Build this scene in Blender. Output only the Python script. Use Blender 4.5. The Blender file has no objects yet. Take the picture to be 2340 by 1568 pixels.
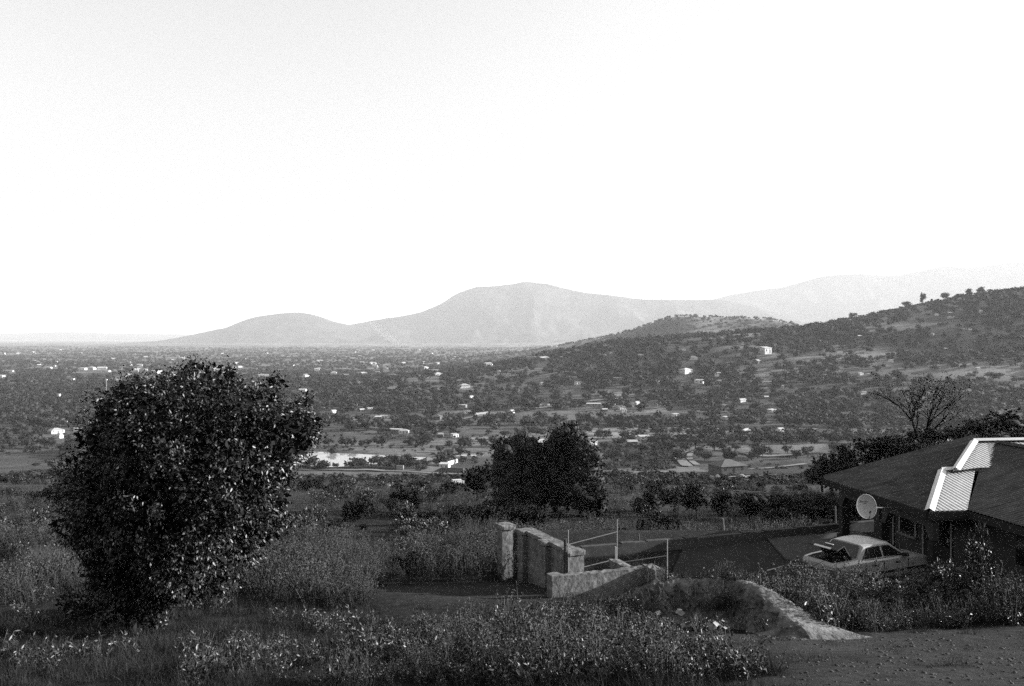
import bpy, math, random
import numpy as np
from mathutils import Vector, Matrix

R = random.Random(7)
NR = np.random.default_rng(7)
SC = bpy.context.scene
COL = SC.collection

# ---------------------------------------------------------------- camera
CAMZ, FPX, CU, CV = 8.0, 2076.0, 1170.0, 768.0     # eye height over the yard; focal length / principal point of the 2340 px wide picture
cam_d = bpy.data.cameras.new('camera')
cam_d.sensor_width = 36.0
cam_d.lens = FPX / 2340.0 * 36.0
cam_d.shift_y = -16.0 / 2340.0
cam_d.clip_start, cam_d.clip_end = 0.3, 120000.0
cam = bpy.data.objects.new('camera', cam_d); COL.objects.link(cam)
cam.location = (0, 0, CAMZ); cam.rotation_euler = (math.radians(90), 0, 0)
SC.camera = cam

# ---------------------------------------------------------------- sky, sun, exposure
SUN_EL, SUN_AZ = math.radians(16.0), math.radians(80.0)     # azimuth from +Y towards +X
sunv = Vector((math.sin(SUN_AZ) * math.cos(SUN_EL), math.cos(SUN_AZ) * math.cos(SUN_EL), math.sin(SUN_EL)))
W = bpy.data.worlds.new('World'); SC.world = W; W.use_nodes = True
wn = W.node_tree; wn.nodes.clear()
sky = wn.nodes.new('ShaderNodeTexSky'); sky.sky_type = 'NISHITA'; sky.sun_disc = False
sky.sun_elevation = SUN_EL; sky.sun_rotation = SUN_AZ
sky.altitude = 900; sky.air_density = 1.0; sky.dust_density = 10.0; sky.ozone_density = 1.0
bw = wn.nodes.new('ShaderNodeSeparateColor')                # blue-sensitive black and white film
bg = wn.nodes.new('ShaderNodeBackground'); bg.inputs['Strength'].default_value = 0.08
wo = wn.nodes.new('ShaderNodeOutputWorld')
wn.links.new(sky.outputs[0], bw.inputs[0]); wn.links.new(bw.outputs[2], bg.inputs['Color']); wn.links.new(bg.outputs[0], wo.inputs['Surface'])
sl = bpy.data.lights.new('sun', 'SUN'); sl.energy = 5.0; sl.angle = math.radians(0.5); sl.color = (1, 1, 1)
so = bpy.data.objects.new('sun', sl); COL.objects.link(so)
so.rotation_euler = sunv.to_track_quat('Z', 'Y').to_euler(); so.location = (60, 0, 60)
vs = SC.view_settings
vs.view_transform = 'Standard'; vs.look = 'None'; vs.gamma = 1.0; vs.use_curve_mapping = False
vs.exposure = 1.9
SC.cycles.max_bounces = 4; SC.cycles.diffuse_bounces = 2; SC.cycles.glossy_bounces = 2
SC.cycles.volume_bounces = 0; SC.cycles.transparent_max_bounces = 8
SC.cycles.use_denoising = False; SC.cycles.sampling_pattern = 'TABULATED_SOBOL'; SC.cycles.seed = 11
SC.cycles.caustics_reflective = False; SC.cycles.caustics_refractive = False
HAZE_DENSITY = 4.2e-5

# ---------------------------------------------------------------- numeric helpers
def hash2(ix, iy, seed):
    h = np.sin(ix * 127.1 + iy * 311.7 + seed * 74.7) * 43758.5453
    return h - np.floor(h)
def vnoise(x, y, seed=0):
    x = np.asarray(x, float); y = np.asarray(y, float)
    ix, iy = np.floor(x), np.floor(y); fx, fy = x - ix, y - iy
    fx = fx * fx * (3 - 2 * fx); fy = fy * fy * (3 - 2 * fy)
    a = hash2(ix, iy, seed); b = hash2(ix + 1, iy, seed); c = hash2(ix, iy + 1, seed); d = hash2(ix + 1, iy + 1, seed)
    return (a + (b - a) * fx) * (1 - fy) + (c + (d - c) * fx) * fy
def fbm(x, y, oct=4, seed=0):
    s, a, t = 0.0, 0.5, 0.0
    for k in range(oct):
        s = s + a * vnoise(np.asarray(x) * 2 ** k, np.asarray(y) * 2 ** k, seed + k); t += a; a *= 0.5
    return s / t - 0.5
def fbm1(x, y, oct=4, seed=0):
    """the same noise for one point, without arrays"""
    def hh(i, j, sd):
        h = math.sin(i * 127.1 + j * 311.7 + sd * 74.7) * 43758.5453; return h - math.floor(h)
    tot, a, t = 0.0, .5, 0.0
    for k in range(oct):
        X, Y = x * 2 ** k, y * 2 ** k; ix, iy = math.floor(X), math.floor(Y); fx, fy = X - ix, Y - iy; sd = seed + k
        fx = fx * fx * (3 - 2 * fx); fy = fy * fy * (3 - 2 * fy)
        p, q, r_, w = hh(ix, iy, sd), hh(ix + 1, iy, sd), hh(ix, iy + 1, sd), hh(ix + 1, iy + 1, sd)
        tot += a * ((p + (q - p) * fx) * (1 - fy) + (r_ + (w - r_) * fx) * fy); t += a; a *= .5
    return tot / t - .5
def sstep(a, b, x):
    t = np.clip((np.asarray(x, float) - a) / (b - a), 0, 1)
    return t * t * (3 - 2 * t)

# ---------------------------------------------------------------- terrain height
_pY = np.array([12, 16, 20, 26, 34, 48, 70, 95, 150, 250, 430, 470, 540, 600, 700, 830, 1040, 1500, 2000, 3000, 4500, 6000, 10000, 45000.])
_pZ = np.array([3.4, 2.4, 1.43, .4, -.88, -3.1, -6, -9, -16.3, -30.4, -56, -60.2, -60.6, -63, -65, -66.5, -66, -66, -70, -73, -75, -76, -76, -78.])
_gy = np.exp(np.linspace(math.log(10), math.log(45000), 3000))
_gz = np.interp(np.log(_gy), np.log(_pY), _pZ)
_k = np.hanning(91); _k /= _k.sum()
_gz[46:-46] = np.convolve(_gz, _k, 'same')[46:-46]
CRX = [-420, -250, -100, 0, 94, 202, 419, 564, 773, 1000, 1600, 4000]
CRZ = [-66, -62, -50, -34, -19, -3, 12, 31, 72, 100, 130, 130]
LAKE = (-116.0, 511.0, 56.0, 31.0, -61.6)        # centre x, y, radii, level
def lake_m(x, y):
    a = np.arctan2((y - LAKE[1]) / LAKE[3], (x - LAKE[0]) / LAKE[2])
    r = np.hypot((x - LAKE[0]) / LAKE[2], (y - LAKE[1]) / LAKE[3])
    return r / (1 + .10 * np.sin(3 * a + 1) + .07 * np.sin(5 * a + .3) + .05 * np.sin(9 * a))
def yard_mask(x, y):
    front = np.where(x > 13.2, 23.0, 27.2)
    m = sstep(front - 1.3, front, y) * (1 - sstep(37.6 + .0 * x, 39.2, y)) * sstep(1.6, 2.6, x + (y - 28) * .25) * (1 - sstep(40, 46, x))
    return m
def H(x, y):
    x = np.asarray(x, float); y = np.asarray(y, float)
    yy = np.maximum(y, 10)
    z = np.interp(yy, _gy, _gz)
    z0 = 6.3 + np.where(y < 0, -.12 * np.maximum(y, -400), -.243 * np.minimum(y, 12))
    z = np.where(y < 12, z0 + (z - np.interp(12., _gy, _gz)) * 0 + sstep(8, 12, y) * (np.interp(12., _gy, _gz) - (6.3 - .243 * 12)), z)
    # slope is a little higher towards the right behind the house
    z = z + 5.0 * sstep(.37, .45, x / yy) * sstep(42, 66, y) * (1 - sstep(95, 170, y))
    # ridge on the right
    cr = np.interp(x, CRX, CRZ) + 66.0
    ridge = cr * sstep(780, 1480, y) ** .85 * (1 - .95 * sstep(1520, 2500, y))
    z = z + ridge
    z = z + 124 * np.exp(-((x - 640) / 300) ** 4 - ((y - 2750) / 420) ** 2)
    z = z + 60 * np.exp(-((x - 330) / 260) ** 2 - ((y - 3300) / 500) ** 2)
    # undulation
    z = z + fbm(x / 1.3, y / 1.3, 3, 3) * .16 * (1 - sstep(60, 200, y))
    z = z + fbm(x / 9, y / 9, 3, 11) * .8 * sstep(40, 80, y) * (1 - sstep(900, 1500, y))
    z = z + fbm(x / 60, y / 60, 3, 21) * 5.0 * sstep(260, 420, y) * (1 - .8 * sstep(400, 450, y) * (1 - sstep(560, 620, y)))
    z = z + fbm(x / 260, y / 260, 4, 31) * 22 * sstep(850, 1300, y)
    # valley mounds
    for (mx, my, sx, sy, h) in ((95, 520, 60, 40, 1.5), (190, 560, 70, 40, 2)):
        z = z + h * np.exp(-((x - mx) / sx) ** 2 - ((y - my) / sy) ** 2)
    # lake basin
    r = lake_m(x, y)
    z = np.where(r < 1.9, z * sstep(1.15, 1.9, r) + (LAKE[4] + .7) * (1 - sstep(1.15, 1.9, r)), z)
    z = z - 3.0 * (1 - sstep(.82, 1.12, r))
    # terrace of the house
    m = yard_mask(x, y)
    z = z * (1 - m) + (-.03) * m
    return z
def h1(x, y): return float(H(np.array([x]), np.array([y]))[0])
def proj(x, y, z): return CU + FPX * x / y, CV + FPX * (CAMZ - z) / y
_ty = np.exp(np.linspace(math.log(11), math.log(30000), 2600))
def hit(u, v):
    """where the line of sight through picture point (u, v) meets the ground"""
    x = (u - CU) / FPX * _ty; zr = CAMZ - (v - CV) / FPX * _ty
    below = np.nonzero(zr < H(x, _ty))[0]
    i = below[0] if len(below) else len(_ty) - 1
    return float(x[i]), float(_ty[i]), h1(x[i], _ty[i])

# ---------------------------------------------------------------- object helpers
def link(o, parent=None):
    COL.objects.link(o)
    if parent: o.parent = parent
    return o
def mesh_np(name, V, F, mats, smooth=False, mi=None):
    V = np.asarray(V, np.float32); F = np.asarray(F, np.int32)
    me = bpy.data.meshes.new(name)
    n, k = F.shape
    me.vertices.add(len(V)); me.vertices.foreach_set('co', V.ravel())
    me.loops.add(n * k); me.loops.foreach_set('vertex_index', F.ravel())
    me.polygons.add(n)
    me.polygons.foreach_set('loop_start', np.arange(n, dtype=np.int32) * k)
    me.polygons.foreach_set('loop_total', np.full(n, k, np.int32))
    if smooth: me.polygons.foreach_set('use_smooth', np.ones(n, bool))
    for m in (mats if isinstance(mats, (list, tuple)) else [mats]): me.materials.append(m)
    if mi is not None: me.polygons.foreach_set('material_index', np.asarray(mi, np.int32))
    me.update(calc_edges=True); me.validate()
    return me
class MB:
    def __init__(s): s.v = []; s.f = []
    def add(s, vs_, fs): 
        o = len(s.v); s.v += [tuple(p) for p in vs_]; s.f += [tuple(i + o for i in f) for f in fs]; return s
    def box(s, x0, x1, y0, y1, z0, z1):
        return s.add([(x0,y0,z0),(x1,y0,z0),(x1,y1,z0),(x0,y1,z0),(x0,y0,z1),(x1,y0,z1),(x1,y1,z1),(x0,y1,z1)],
                     [(3,2,1,0),(4,5,6,7),(0,1,5,4),(1,2,6,5),(2,3,7,6),(3,0,4,7)])
    def prism(s, poly, z0, z1):
        n = len(poly)
        return s.add([(x, y, z0) for x, y in poly] + [(x, y, z1) for x, y in poly],
                     [tuple(range(n))[::-1], tuple(range(n, 2 * n))] + [(i, (i + 1) % n, n + (i + 1) % n, n + i) for i in range(n)])
    def tube(s, pts, rad, n=6):
        pts = [Vector(p) for p in pts]; rings = []
        for i, p in enumerate(pts):
            d = (pts[min(i + 1, len(pts) - 1)] - pts[max(i - 1, 0)]).normalized()
            a = d.cross(Vector((0, 0, 1)) if abs(d.z) < .95 else Vector((1, 0, 0))).normalized(); b = d.cross(a)
            r = rad[i] if isinstance(rad, (list, tuple)) else rad
            rings.append([p + a * math.cos(t) * r + b * math.sin(t) * r for t in [2 * math.pi * k / n for k in range(n)]])
        vs_ = [q for r_ in rings for q in r_]; fs = []
        for i in range(len(pts) - 1):
            for k in range(n):
                fs.append((i * n + k, i * n + (k + 1) % n, (i + 1) * n + (k + 1) % n, (i + 1) * n + k))
        fs.append(tuple(range(n))[::-1]); fs.append(tuple((len(pts) - 1) * n + k for k in range(n)))
        return s.add(vs_, fs)
    def mesh(s, name, mat, smooth=False):
        me = bpy.data.meshes.new(name); me.from_pydata(s.v, [], s.f)
        for m in (mat if isinstance(mat, list) else [mat]): me.materials.append(m)
        if smooth: me.polygons.foreach_set('use_smooth', [True] * len(me.polygons))
        me.update(); return me
    def build(s, name, mat, parent=None, smooth=False):
        return link(bpy.data.objects.new(name, s.mesh(name, mat, smooth)), parent)
def obj(name, me, parent=None, loc=(0,0,0), rz=0, sc=(1,1,1)):
    o = bpy.data.objects.new(name, me); o.location = loc; o.rotation_euler = (0, 0, rz); o.scale = sc
    return link(o, parent)
def empty(name, loc=(0,0,0), rz=0, sc=(1,1,1)):
    o = bpy.data.objects.new(name, None); o.empty_display_size = .2
    o.location = loc; o.rotation_euler = (0, 0, rz); o.scale = sc
    return link(o)
def tag(o, label, cat, group=None):
    o['label'] = label; o['category'] = cat
    if group: o['group'] = group
    return o
def struct(o): o['kind'] = 'structure'; return o
def stuff(o, label, cat): o['kind'] = 'stuff'; o['label'] = label; o['category'] = cat; return o
# labels worked out from where a thing is seen, next to which landmark
LM = [('pond', 745, 1047), ('gum tree clump', 1255, 1080), ('big tree', 430, 1060), ('radio mast', 243, 880),
      ('satellite dish', 1977, 1158), ('white compound', 1720, 858), ('ridge trees', 2120, 675), ('bare tree', 2110, 960),
      ('gateway wall', 1240, 1260), ('parked car', 1970, 1275), ('earth bank', 1600, 1390), ('striped shed', 1237, 1014), ('dry field hut', 1662, 1072),
      ('two storey house', 1750, 805), ('dry grass strip', 1400, 990), ('smoke plume', 900, 785)]
PEND = []
def pend(o, desc, cat, group, pos=None):
    p = pos or o.location; u, v = proj(p[0], p[1], p[2])
    n, a, b = min(LM, key=lambda l: (l[1] - u) ** 2 + (l[2] - v) ** 2 * 2.2)
    du, dv = u - a, v - b
    if abs(du) < 45 and abs(dv) < 45: w = 'beside'
    else:
        far = 'far ' if math.hypot(du, dv) > 260 else ('just ' if math.hypot(du, dv) < 100 else '')
        w = far + (('above' if dv < 0 else 'below') if abs(dv) > abs(du) else ('left of' if du < 0 else 'right of'))
    PEND.append([o, desc + ' ' + w + ' the ' + n, cat, group, u]); o['category'] = cat; o['group'] = group
ORD = ['leftmost', 'second from left', 'third from left', 'fourth from left', 'fifth from left', 'sixth from left', 'seventh from left', 'eighth from left',
       'ninth from left', 'tenth from left', 'eleventh from left', 'twelfth from left']
def finish_labels():
    d = {}
    for p in PEND: d.setdefault(p[1], []).append(p)
    for lab, ps in d.items():
        ps.sort(key=lambda p: p[4])
        for i, p in enumerate(ps):
            p[0]['label'] = lab if len(ps) == 1 or len(ps) > 12 else lab + ', ' + ORD[i]

# ---------------------------------------------------------------- materials (all grey: black and white film)
def nodes(name):
    m = bpy.data.materials.new(name); m.use_nodes = True
    return m, m.node_tree, m.node_tree.nodes['Principled BSDF']
def mat(name, a, b=None, scale=4.0, rough=.85, spec=.3, metal=0, bump=0, detail=5, stretch=(1,1,1), bscale=None, rnd=0.0):
    """grey surface: noise between two albedos, optional bump and per-object variation"""
    m, t, p = nodes(name); b = a if b is None else b; k = PALE.get(name, TONE); a, b = a * k, b * k
    N, L = t.nodes, t.links
    tc = N.new('ShaderNodeTexCoord'); mp = N.new('ShaderNodeMapping'); mp.inputs['Scale'].default_value = stretch
    L.new(tc.outputs['Object'], mp.inputs[0])
    nz = N.new('ShaderNodeTexNoise'); nz.inputs['Scale'].default_value = scale; nz.inputs['Detail'].default_value = detail; nz.inputs['Roughness'].default_value = .65
    L.new(mp.outputs[0], nz.inputs['Vector'])
    mr = N.new('ShaderNodeMapRange'); mr.inputs['From Min'].default_value = .3; mr.inputs['From Max'].default_value = .7
    mr.inputs['To Min'].default_value = a; mr.inputs['To Max'].default_value = b
    L.new(nz.outputs['Fac'], mr.inputs['Value']); val = mr.outputs[0]
    if rnd:
        oi = N.new('ShaderNodeObjectInfo'); r2 = N.new('ShaderNodeMapRange')
        r2.inputs['To Min'].default_value = 1 - rnd; r2.inputs['To Max'].default_value = 1 + rnd
        L.new(oi.outputs['Random'], r2.inputs['Value'])
        mu = N.new('ShaderNodeMath'); mu.operation = 'MULTIPLY'; L.new(val, mu.inputs[0]); L.new(r2.outputs[0], mu.inputs[1]); val = mu.outputs[0]
    cc = N.new('ShaderNodeCombineColor'); [L.new(val, cc.inputs[i]) for i in range(3)]
    L.new(cc.outputs[0], p.inputs['Base Color'])
    p.inputs['Roughness'].default_value = rough; p.inputs['Specular IOR Level'].default_value = spec; p.inputs['Metallic'].default_value = metal
    if bump:
        n2 = N.new('ShaderNodeTexNoise'); n2.inputs['Scale'].default_value = bscale or scale * 3; n2.inputs['Detail'].default_value = 6
        L.new(mp.outputs[0], n2.inputs['Vector'])
        bp = N.new('ShaderNodeBump'); bp.inputs['Strength'].default_value = 1; bp.inputs['Distance'].default_value = bump
        L.new(n2.outputs['Fac'], bp.inputs['Height']); L.new(bp.outputs[0], p.inputs['Normal'])
    return m
M = {}
TONE = .48                                   # how dark this film records the land
PALE = {'car_paint': .35} | {k: .7 for k in ('metal', 'dish', 'wall_white', 'wall_pale', 'iron_roof', 'plate', 'leaf_big', 'concrete')} | {'dirt_road': 1.0, 'earth': .72}
M['concrete'] = mat('concrete', .07, .25, 3.2, 1, .03, bump=.02, detail=8)
M['earth'] = mat('earth', 0.06, 0.2, 3.0, .98, .05, bump=.06, stretch=(1, 1, .45), detail=9)
M['slab'] = mat('slab', 0.08, 0.12, 1.2, 1, .03, detail=8)
M['paving'] = mat('paving', 0.03, 0.055, 3, 1, .03, bump=.01, detail=8)
M['grey_roof'] = mat('grey_roof', .035, .13, 1.5, .9, .04, detail=7, stretch=(1, 4, 1))
M['metal'] = mat('metal', .5, .62, 3, .55, .4, detail=6)  # ridge caps; also puts sunlight into the colour of camera facing roof slopes
M['house_wall'] = mat('house_wall', 0.06, 0.09, 2, 1, .03)
M['dark_wood'] = mat('dark_wood', .03, .05, 8, .9, .05)
M['pale_frame'] = mat('pale_frame', .3, .36, 8, .7, .3)
M['rust'] = mat('rust', .05, .1, 12, .8, .3)
M['kerb'] = mat('kerb', .07, .13, 4, 1, .03, detail=8)
M['steel'] = mat('steel', .28, .4, 12, .5, .5)
M['glass'] = mat('glass', .015, .02, 1, .12, .5)
M['dish'] = mat('dish', .36, .42, 30, .7, .3)
M['ink'] = mat('ink', .06, .09, 30, .8, .2)
M['car_paint'] = mat('car_paint', .5, .56, 2, .3, .5)
M['car_dark'] = mat('car_dark', .01, .02, 4, .6, .3)
M['tyre'] = mat('tyre', .015, .025, 10, .8, .2)
M['bark'] = mat('bark', 0.02, 0.04, 9, .95, .1, bump=.02, stretch=(1, 1, .3))
M['pale_bark'] = mat('pale_bark', .14, .22, 9, .95, .1)
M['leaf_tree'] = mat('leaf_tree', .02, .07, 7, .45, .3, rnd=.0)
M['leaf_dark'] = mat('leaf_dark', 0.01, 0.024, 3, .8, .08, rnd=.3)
M['leaf_gum'] = mat('leaf_gum', .02, .06, 3, .7, .15, rnd=.3)
M['leaf_far'] = mat('leaf_far', 0.03, 0.065, .4, .9, .1, rnd=.55)
M['leaf_weed'] = mat('leaf_weed', .016, .075, 9, .5, .4, rnd=.6)
M['leaf_scrub'] = mat('leaf_scrub', 0.018, 0.065, 5, .7, .1, rnd=.6)
M['leaf_bush'] = mat('leaf_bush', 0.018, 0.05, 6, .5, .4, rnd=.35)
M['leaf_big'] = mat('leaf_big', 0.12, 0.2, 7, .5, .4, rnd=.25)
M['dry_grass'] = mat('dry_grass', 0.018, 0.06, 8, .9, .05, rnd=.6)
M['stalk'] = mat('stalk', 0.06, 0.13, 8, .8, .2, rnd=.3)
M['core'] = mat('core', .02, .035, 2, 1, 0)
M['wall_white'] = mat('wall_white', .55, .8, .4, .9, .2, rnd=.1)
M['wall_pale'] = mat('wall_pale', .28, .42, .5, .9, .2, rnd=.25)
M['wall_brick'] = mat('wall_brick', .12, .2, .7, .95, .1, rnd=.25)
M['iron_roof'] = mat('iron_roof', .3, .5, .6, .5, .4, rnd=.25, stretch=(3, .3, 1))
M['dull_roof'] = mat('dull_roof', .1, .18, .6, .8, .2, rnd=.3)
M['dirt_road'] = mat('dirt_road', 0.11, 0.17, .3, .95, .05, detail=8)
M['root'] = mat('root', .08, .16, 6, .9, .1)
M['plate'] = mat('plate', .6, .65, 9, .5, .4)
# ground: earth and dry grass, tone of each patch from the mesh
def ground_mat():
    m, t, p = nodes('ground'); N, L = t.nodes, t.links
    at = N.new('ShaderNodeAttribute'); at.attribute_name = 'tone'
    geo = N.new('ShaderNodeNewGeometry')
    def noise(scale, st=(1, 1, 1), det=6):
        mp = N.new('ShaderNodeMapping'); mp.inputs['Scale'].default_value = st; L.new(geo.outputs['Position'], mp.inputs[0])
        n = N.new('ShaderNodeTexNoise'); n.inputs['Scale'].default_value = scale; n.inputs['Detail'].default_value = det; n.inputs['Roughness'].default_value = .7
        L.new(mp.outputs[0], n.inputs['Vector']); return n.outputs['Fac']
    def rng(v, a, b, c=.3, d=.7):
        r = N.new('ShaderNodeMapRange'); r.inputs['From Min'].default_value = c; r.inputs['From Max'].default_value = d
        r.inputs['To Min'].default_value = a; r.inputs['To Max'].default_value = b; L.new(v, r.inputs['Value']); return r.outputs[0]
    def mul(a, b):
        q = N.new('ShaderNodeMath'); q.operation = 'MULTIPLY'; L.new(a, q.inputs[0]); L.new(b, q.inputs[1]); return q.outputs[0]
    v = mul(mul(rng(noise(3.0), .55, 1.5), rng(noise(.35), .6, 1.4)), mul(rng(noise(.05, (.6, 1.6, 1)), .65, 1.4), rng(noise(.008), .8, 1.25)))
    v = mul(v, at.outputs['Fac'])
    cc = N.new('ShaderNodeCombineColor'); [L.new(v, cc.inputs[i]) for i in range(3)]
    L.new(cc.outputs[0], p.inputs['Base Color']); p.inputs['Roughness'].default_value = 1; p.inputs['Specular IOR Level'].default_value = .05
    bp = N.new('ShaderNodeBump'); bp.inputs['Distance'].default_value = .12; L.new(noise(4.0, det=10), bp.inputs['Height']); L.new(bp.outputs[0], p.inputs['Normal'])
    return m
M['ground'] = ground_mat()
def water_mat():
    m, t, p = nodes('water'); N, L = t.nodes, t.links
    p.inputs['Base Color'].default_value = (.22, .22, .22, 1); p.inputs['Roughness'].default_value = .04; p.inputs['IOR'].default_value = 1.33
    n = N.new('ShaderNodeTexNoise'); n.inputs['Scale'].default_value = .6; b = N.new('ShaderNodeBump'); b.inputs['Distance'].default_value = .02
    L.new(n.outputs['Fac'], b.inputs['Height']); L.new(b.outputs[0], p.inputs['Normal']); return m
M['water'] = water_mat()

# ================================================================ THE SETTING
def axis(d0, k, lim):
    out = [0.0]
    while out[-1] < lim: out.append(out[-1] + max(d0, k * out[-1]))
    return np.array(out)
ax = axis(.35, .028, 42000); XS = np.concatenate([-ax[:0:-1], ax]) + 3
ay = axis(.35, .015, 42000); YS = np.concatenate([-axis(1.0, .08, 4000)[:0:-1], ay])
GX, GY = np.meshgrid(XS, YS)
GZ = H(GX, GY)
def poly_tone(U, V, poly, soft=None):
    inside = np.zeros(U.shape, bool); n = len(poly)
    for i in range(n):
        x0, y0 = poly[i]; x1, y1 = poly[(i + 1) % n]
        c = ((y0 > V) != (y1 > V)) & (U < (x1 - x0) * (V - y0) / (y1 - y0 + 1e-9) + x0)
        inside ^= c
    return inside
def make_ground():
    ny, nx = GX.shape
    V = np.stack([GX, GY, GZ], -1).reshape(-1, 3)
    i = np.arange((ny - 1) * (nx - 1)); r, c = i // (nx - 1), i % (nx - 1)
    a = r * nx + c; F = np.stack([a, a + 1, a + nx + 1, a + nx], -1)
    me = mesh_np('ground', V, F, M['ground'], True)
    # albedo of the patches of land: dark scrub soil, dry grass meadows, ploughed fields, bare dirt
    with np.errstate(all='ignore'):
        U = CU + FPX * GX / np.maximum(GY, 1); Vv = CV + FPX * (CAMZ - GZ) / np.maximum(GY, 1)
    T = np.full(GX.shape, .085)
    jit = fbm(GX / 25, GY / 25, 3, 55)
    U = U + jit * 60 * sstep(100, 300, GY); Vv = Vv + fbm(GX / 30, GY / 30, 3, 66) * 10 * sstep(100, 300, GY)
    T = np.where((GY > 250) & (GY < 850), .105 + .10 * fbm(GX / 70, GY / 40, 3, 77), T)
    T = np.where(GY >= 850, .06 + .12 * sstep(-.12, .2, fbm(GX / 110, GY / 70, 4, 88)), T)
    for poly, t in (
        ([(1060, 1003), (1300, 985), (1500, 976), (1730, 984), (1520, 1000), (1350, 1008), (1120, 1016)], .24),
        ([(760, 1016), (1000, 1006), (1160, 1014), (1150, 1040), (960, 1052), (860, 1038)], .2),
        ([(620, 1078), (900, 1080), (1060, 1084), (1040, 1102), (760, 1110), (640, 1100)], .17),
        ([(1370, 1074), (1560, 1062), (1640, 1078), (1560, 1096), (1380, 1092)], .19),
        ([(1560, 1022), (1700, 1012), (1900, 1008), (1890, 1030), (1740, 1046), (1620, 1030)], .19),
        ([(1560, 1038), (1700, 1040), (1760, 1052), (1900, 1040), (1880, 1058), (1700, 1064), (1560, 1056)], .12),
        ([(1690, 1064), (1830, 1052), (1880, 1062), (1860, 1092), (1700, 1100)], .06),
        ([(1500, 1000), (1800, 996), (1900, 1004), (1600, 1016), (1480, 1014)], .07),
        ([(1380, 1022), (1530, 1020), (1545, 1052), (1520, 1074), (1390, 1072)], .05),
        ([(660, 985), (900, 990), (1000, 1000), (820, 1012), (680, 1010)], .075),
        ([(1980, 690), (2160, 678), (2340, 660), (2340, 700), (2100, 712), (1960, 716)], .16)):
        T = np.where(poly_tone(U, Vv, poly) & (GY > 270), t, T)
    # bare trodden dirt right foreground and the drive in front of the gate
    bare = sstep(2.6, 4.6, GX + fbm(GX / 2, GY / 2, 3, 5) * 1.5) * (1 - sstep(19.2, 20.4, GY - .28 * (GX - 6) + fbm(GX / 1.5, GY / 1.5, 3, 6))) * sstep(8, 10, GY)
    drive = np.exp(-(((GX + 1.3) / 2.9) ** 4 + ((GY - 28.2) / 3.0) ** 4))
    T = np.where(GY < 60, .075 + .03 * bare * (1 + 1.2 * fbm(GX / 1.1, GY / .7, 3, 44)) + .05 * drive, T)
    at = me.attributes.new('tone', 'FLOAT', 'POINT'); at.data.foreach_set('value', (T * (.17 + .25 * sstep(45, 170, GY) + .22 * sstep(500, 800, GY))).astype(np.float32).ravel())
    return struct(link(bpy.data.objects.new('ground', me)))
make_ground()
def zgrid(x, y):
    """height of the ground mesh itself (bilinear)"""
    x = np.asarray(x, float); y = np.asarray(y, float)
    i = np.clip(np.searchsorted(XS, x) - 1, 0, len(XS) - 2); j = np.clip(np.searchsorted(YS, y) - 1, 0, len(YS) - 2)
    fx = (x - XS[i]) / (XS[i + 1] - XS[i]); fy = (y - YS[j]) / (YS[j + 1] - YS[j])
    return (GZ[j, i] * (1 - fx) + GZ[j, i + 1] * fx) * (1 - fy) + (GZ[j + 1, i] * (1 - fx) + GZ[j + 1, i + 1] * fx) * fy
def zg(x, y): return float(zgrid(np.array([x]), np.array([y]))[0])

# water of the pond
def pond():
    n = 90; pts = [(LAKE[0], LAKE[1], LAKE[4])]
    for k in range(n):
        a = 2 * math.pi * k / n; rr = 1.12 * (1 + .10 * math.sin(3 * a + 1) + .07 * math.sin(5 * a + .3) + .05 * math.sin(9 * a))
        pts.append((LAKE[0] + LAKE[2] * rr * math.cos(a), LAKE[1] + LAKE[3] * rr * math.sin(a), LAKE[4]))
    mb = MB(); mb.add(pts, [(0, 1 + k, 1 + (k + 1) % n) for k in range(n)])
    o = struct(mb.build('pond', M['water']))
    mb = MB(); c = (-30.0, 522.0); zz = LAKE[4] + .1
    q = [(c[0], c[1], 0)] + [(c[0] + 14 * math.cos(a), c[1] + 4 * math.sin(a), 0) for a in [2 * math.pi * k / 20 for k in range(20)]]
    q = [(x, y, zg(c[0], c[1]) + .25) for x, y, _ in q]
    mb.add(q, [(0, 1 + k, 1 + (k + 1) % 20) for k in range(20)]); struct(mb.build('pond', M['water']))
pond()
# dirt roads and tracks draped over the land
def road(name, uv, width, lift=.12, m='dirt_road'):
    P = [hit(u, v)[:2] for u, v in uv]
    pts = []
    for (a, b) in zip(P[:-1], P[1:]):
        n = max(4, int(math.hypot(b[0] - a[0], b[1] - a[1]) / 5))
        pts += [(a[0] + (b[0] - a[0]) * k / n, a[1] + (b[1] - a[1]) * k / n) for k in range(n)]
    pts.append(P[-1]); pts = np.array(pts)
    for _ in range(6): pts[1:-1] = (pts[:-2] + 2 * pts[1:-1] + pts[2:]) / 4
    d = np.gradient(pts, axis=0); d /= np.linalg.norm(d, axis=1)[:, None] + 1e-9
    nrm = np.stack([-d[:, 1], d[:, 0]], -1); V = []
    wv = width * (1 + .5 * fbm(np.arange(len(pts)) / 3.0, np.zeros(len(pts)), 2, 9))
    for k in (-.5, -.17, .17, .5):
        q = pts + nrm * (k * wv)[:, None]; V.append(np.column_stack([q, zgrid(q[:, 0], q[:, 1]) + lift + .0012 * np.hypot(q[:, 0], q[:, 1])]))
    n = len(pts); Vv = np.concatenate(V); F = []
    for s in range(3):
        for i in range(n - 1): F.append((s * n + i, (s + 1) * n + i, (s + 1) * n + i + 1, s * n + i + 1))
    return struct(link(bpy.data.objects.new(name, mesh_np(name, Vv, np.array(F), M[m], True))))
road('road', [(600, 1072), (760, 1076), (900, 1079), (1080, 1085), (1150, 1088)], 5)
road('road', [(905, 978), (1000, 968), (1100, 952), (1180, 943), (1290, 926), (1400, 915), (1480, 904)], 6, .3)
road('road', [(1640, 872), (1720, 876), (1800, 875), (1880, 873), (1965, 872)], 5, .3)
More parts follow.
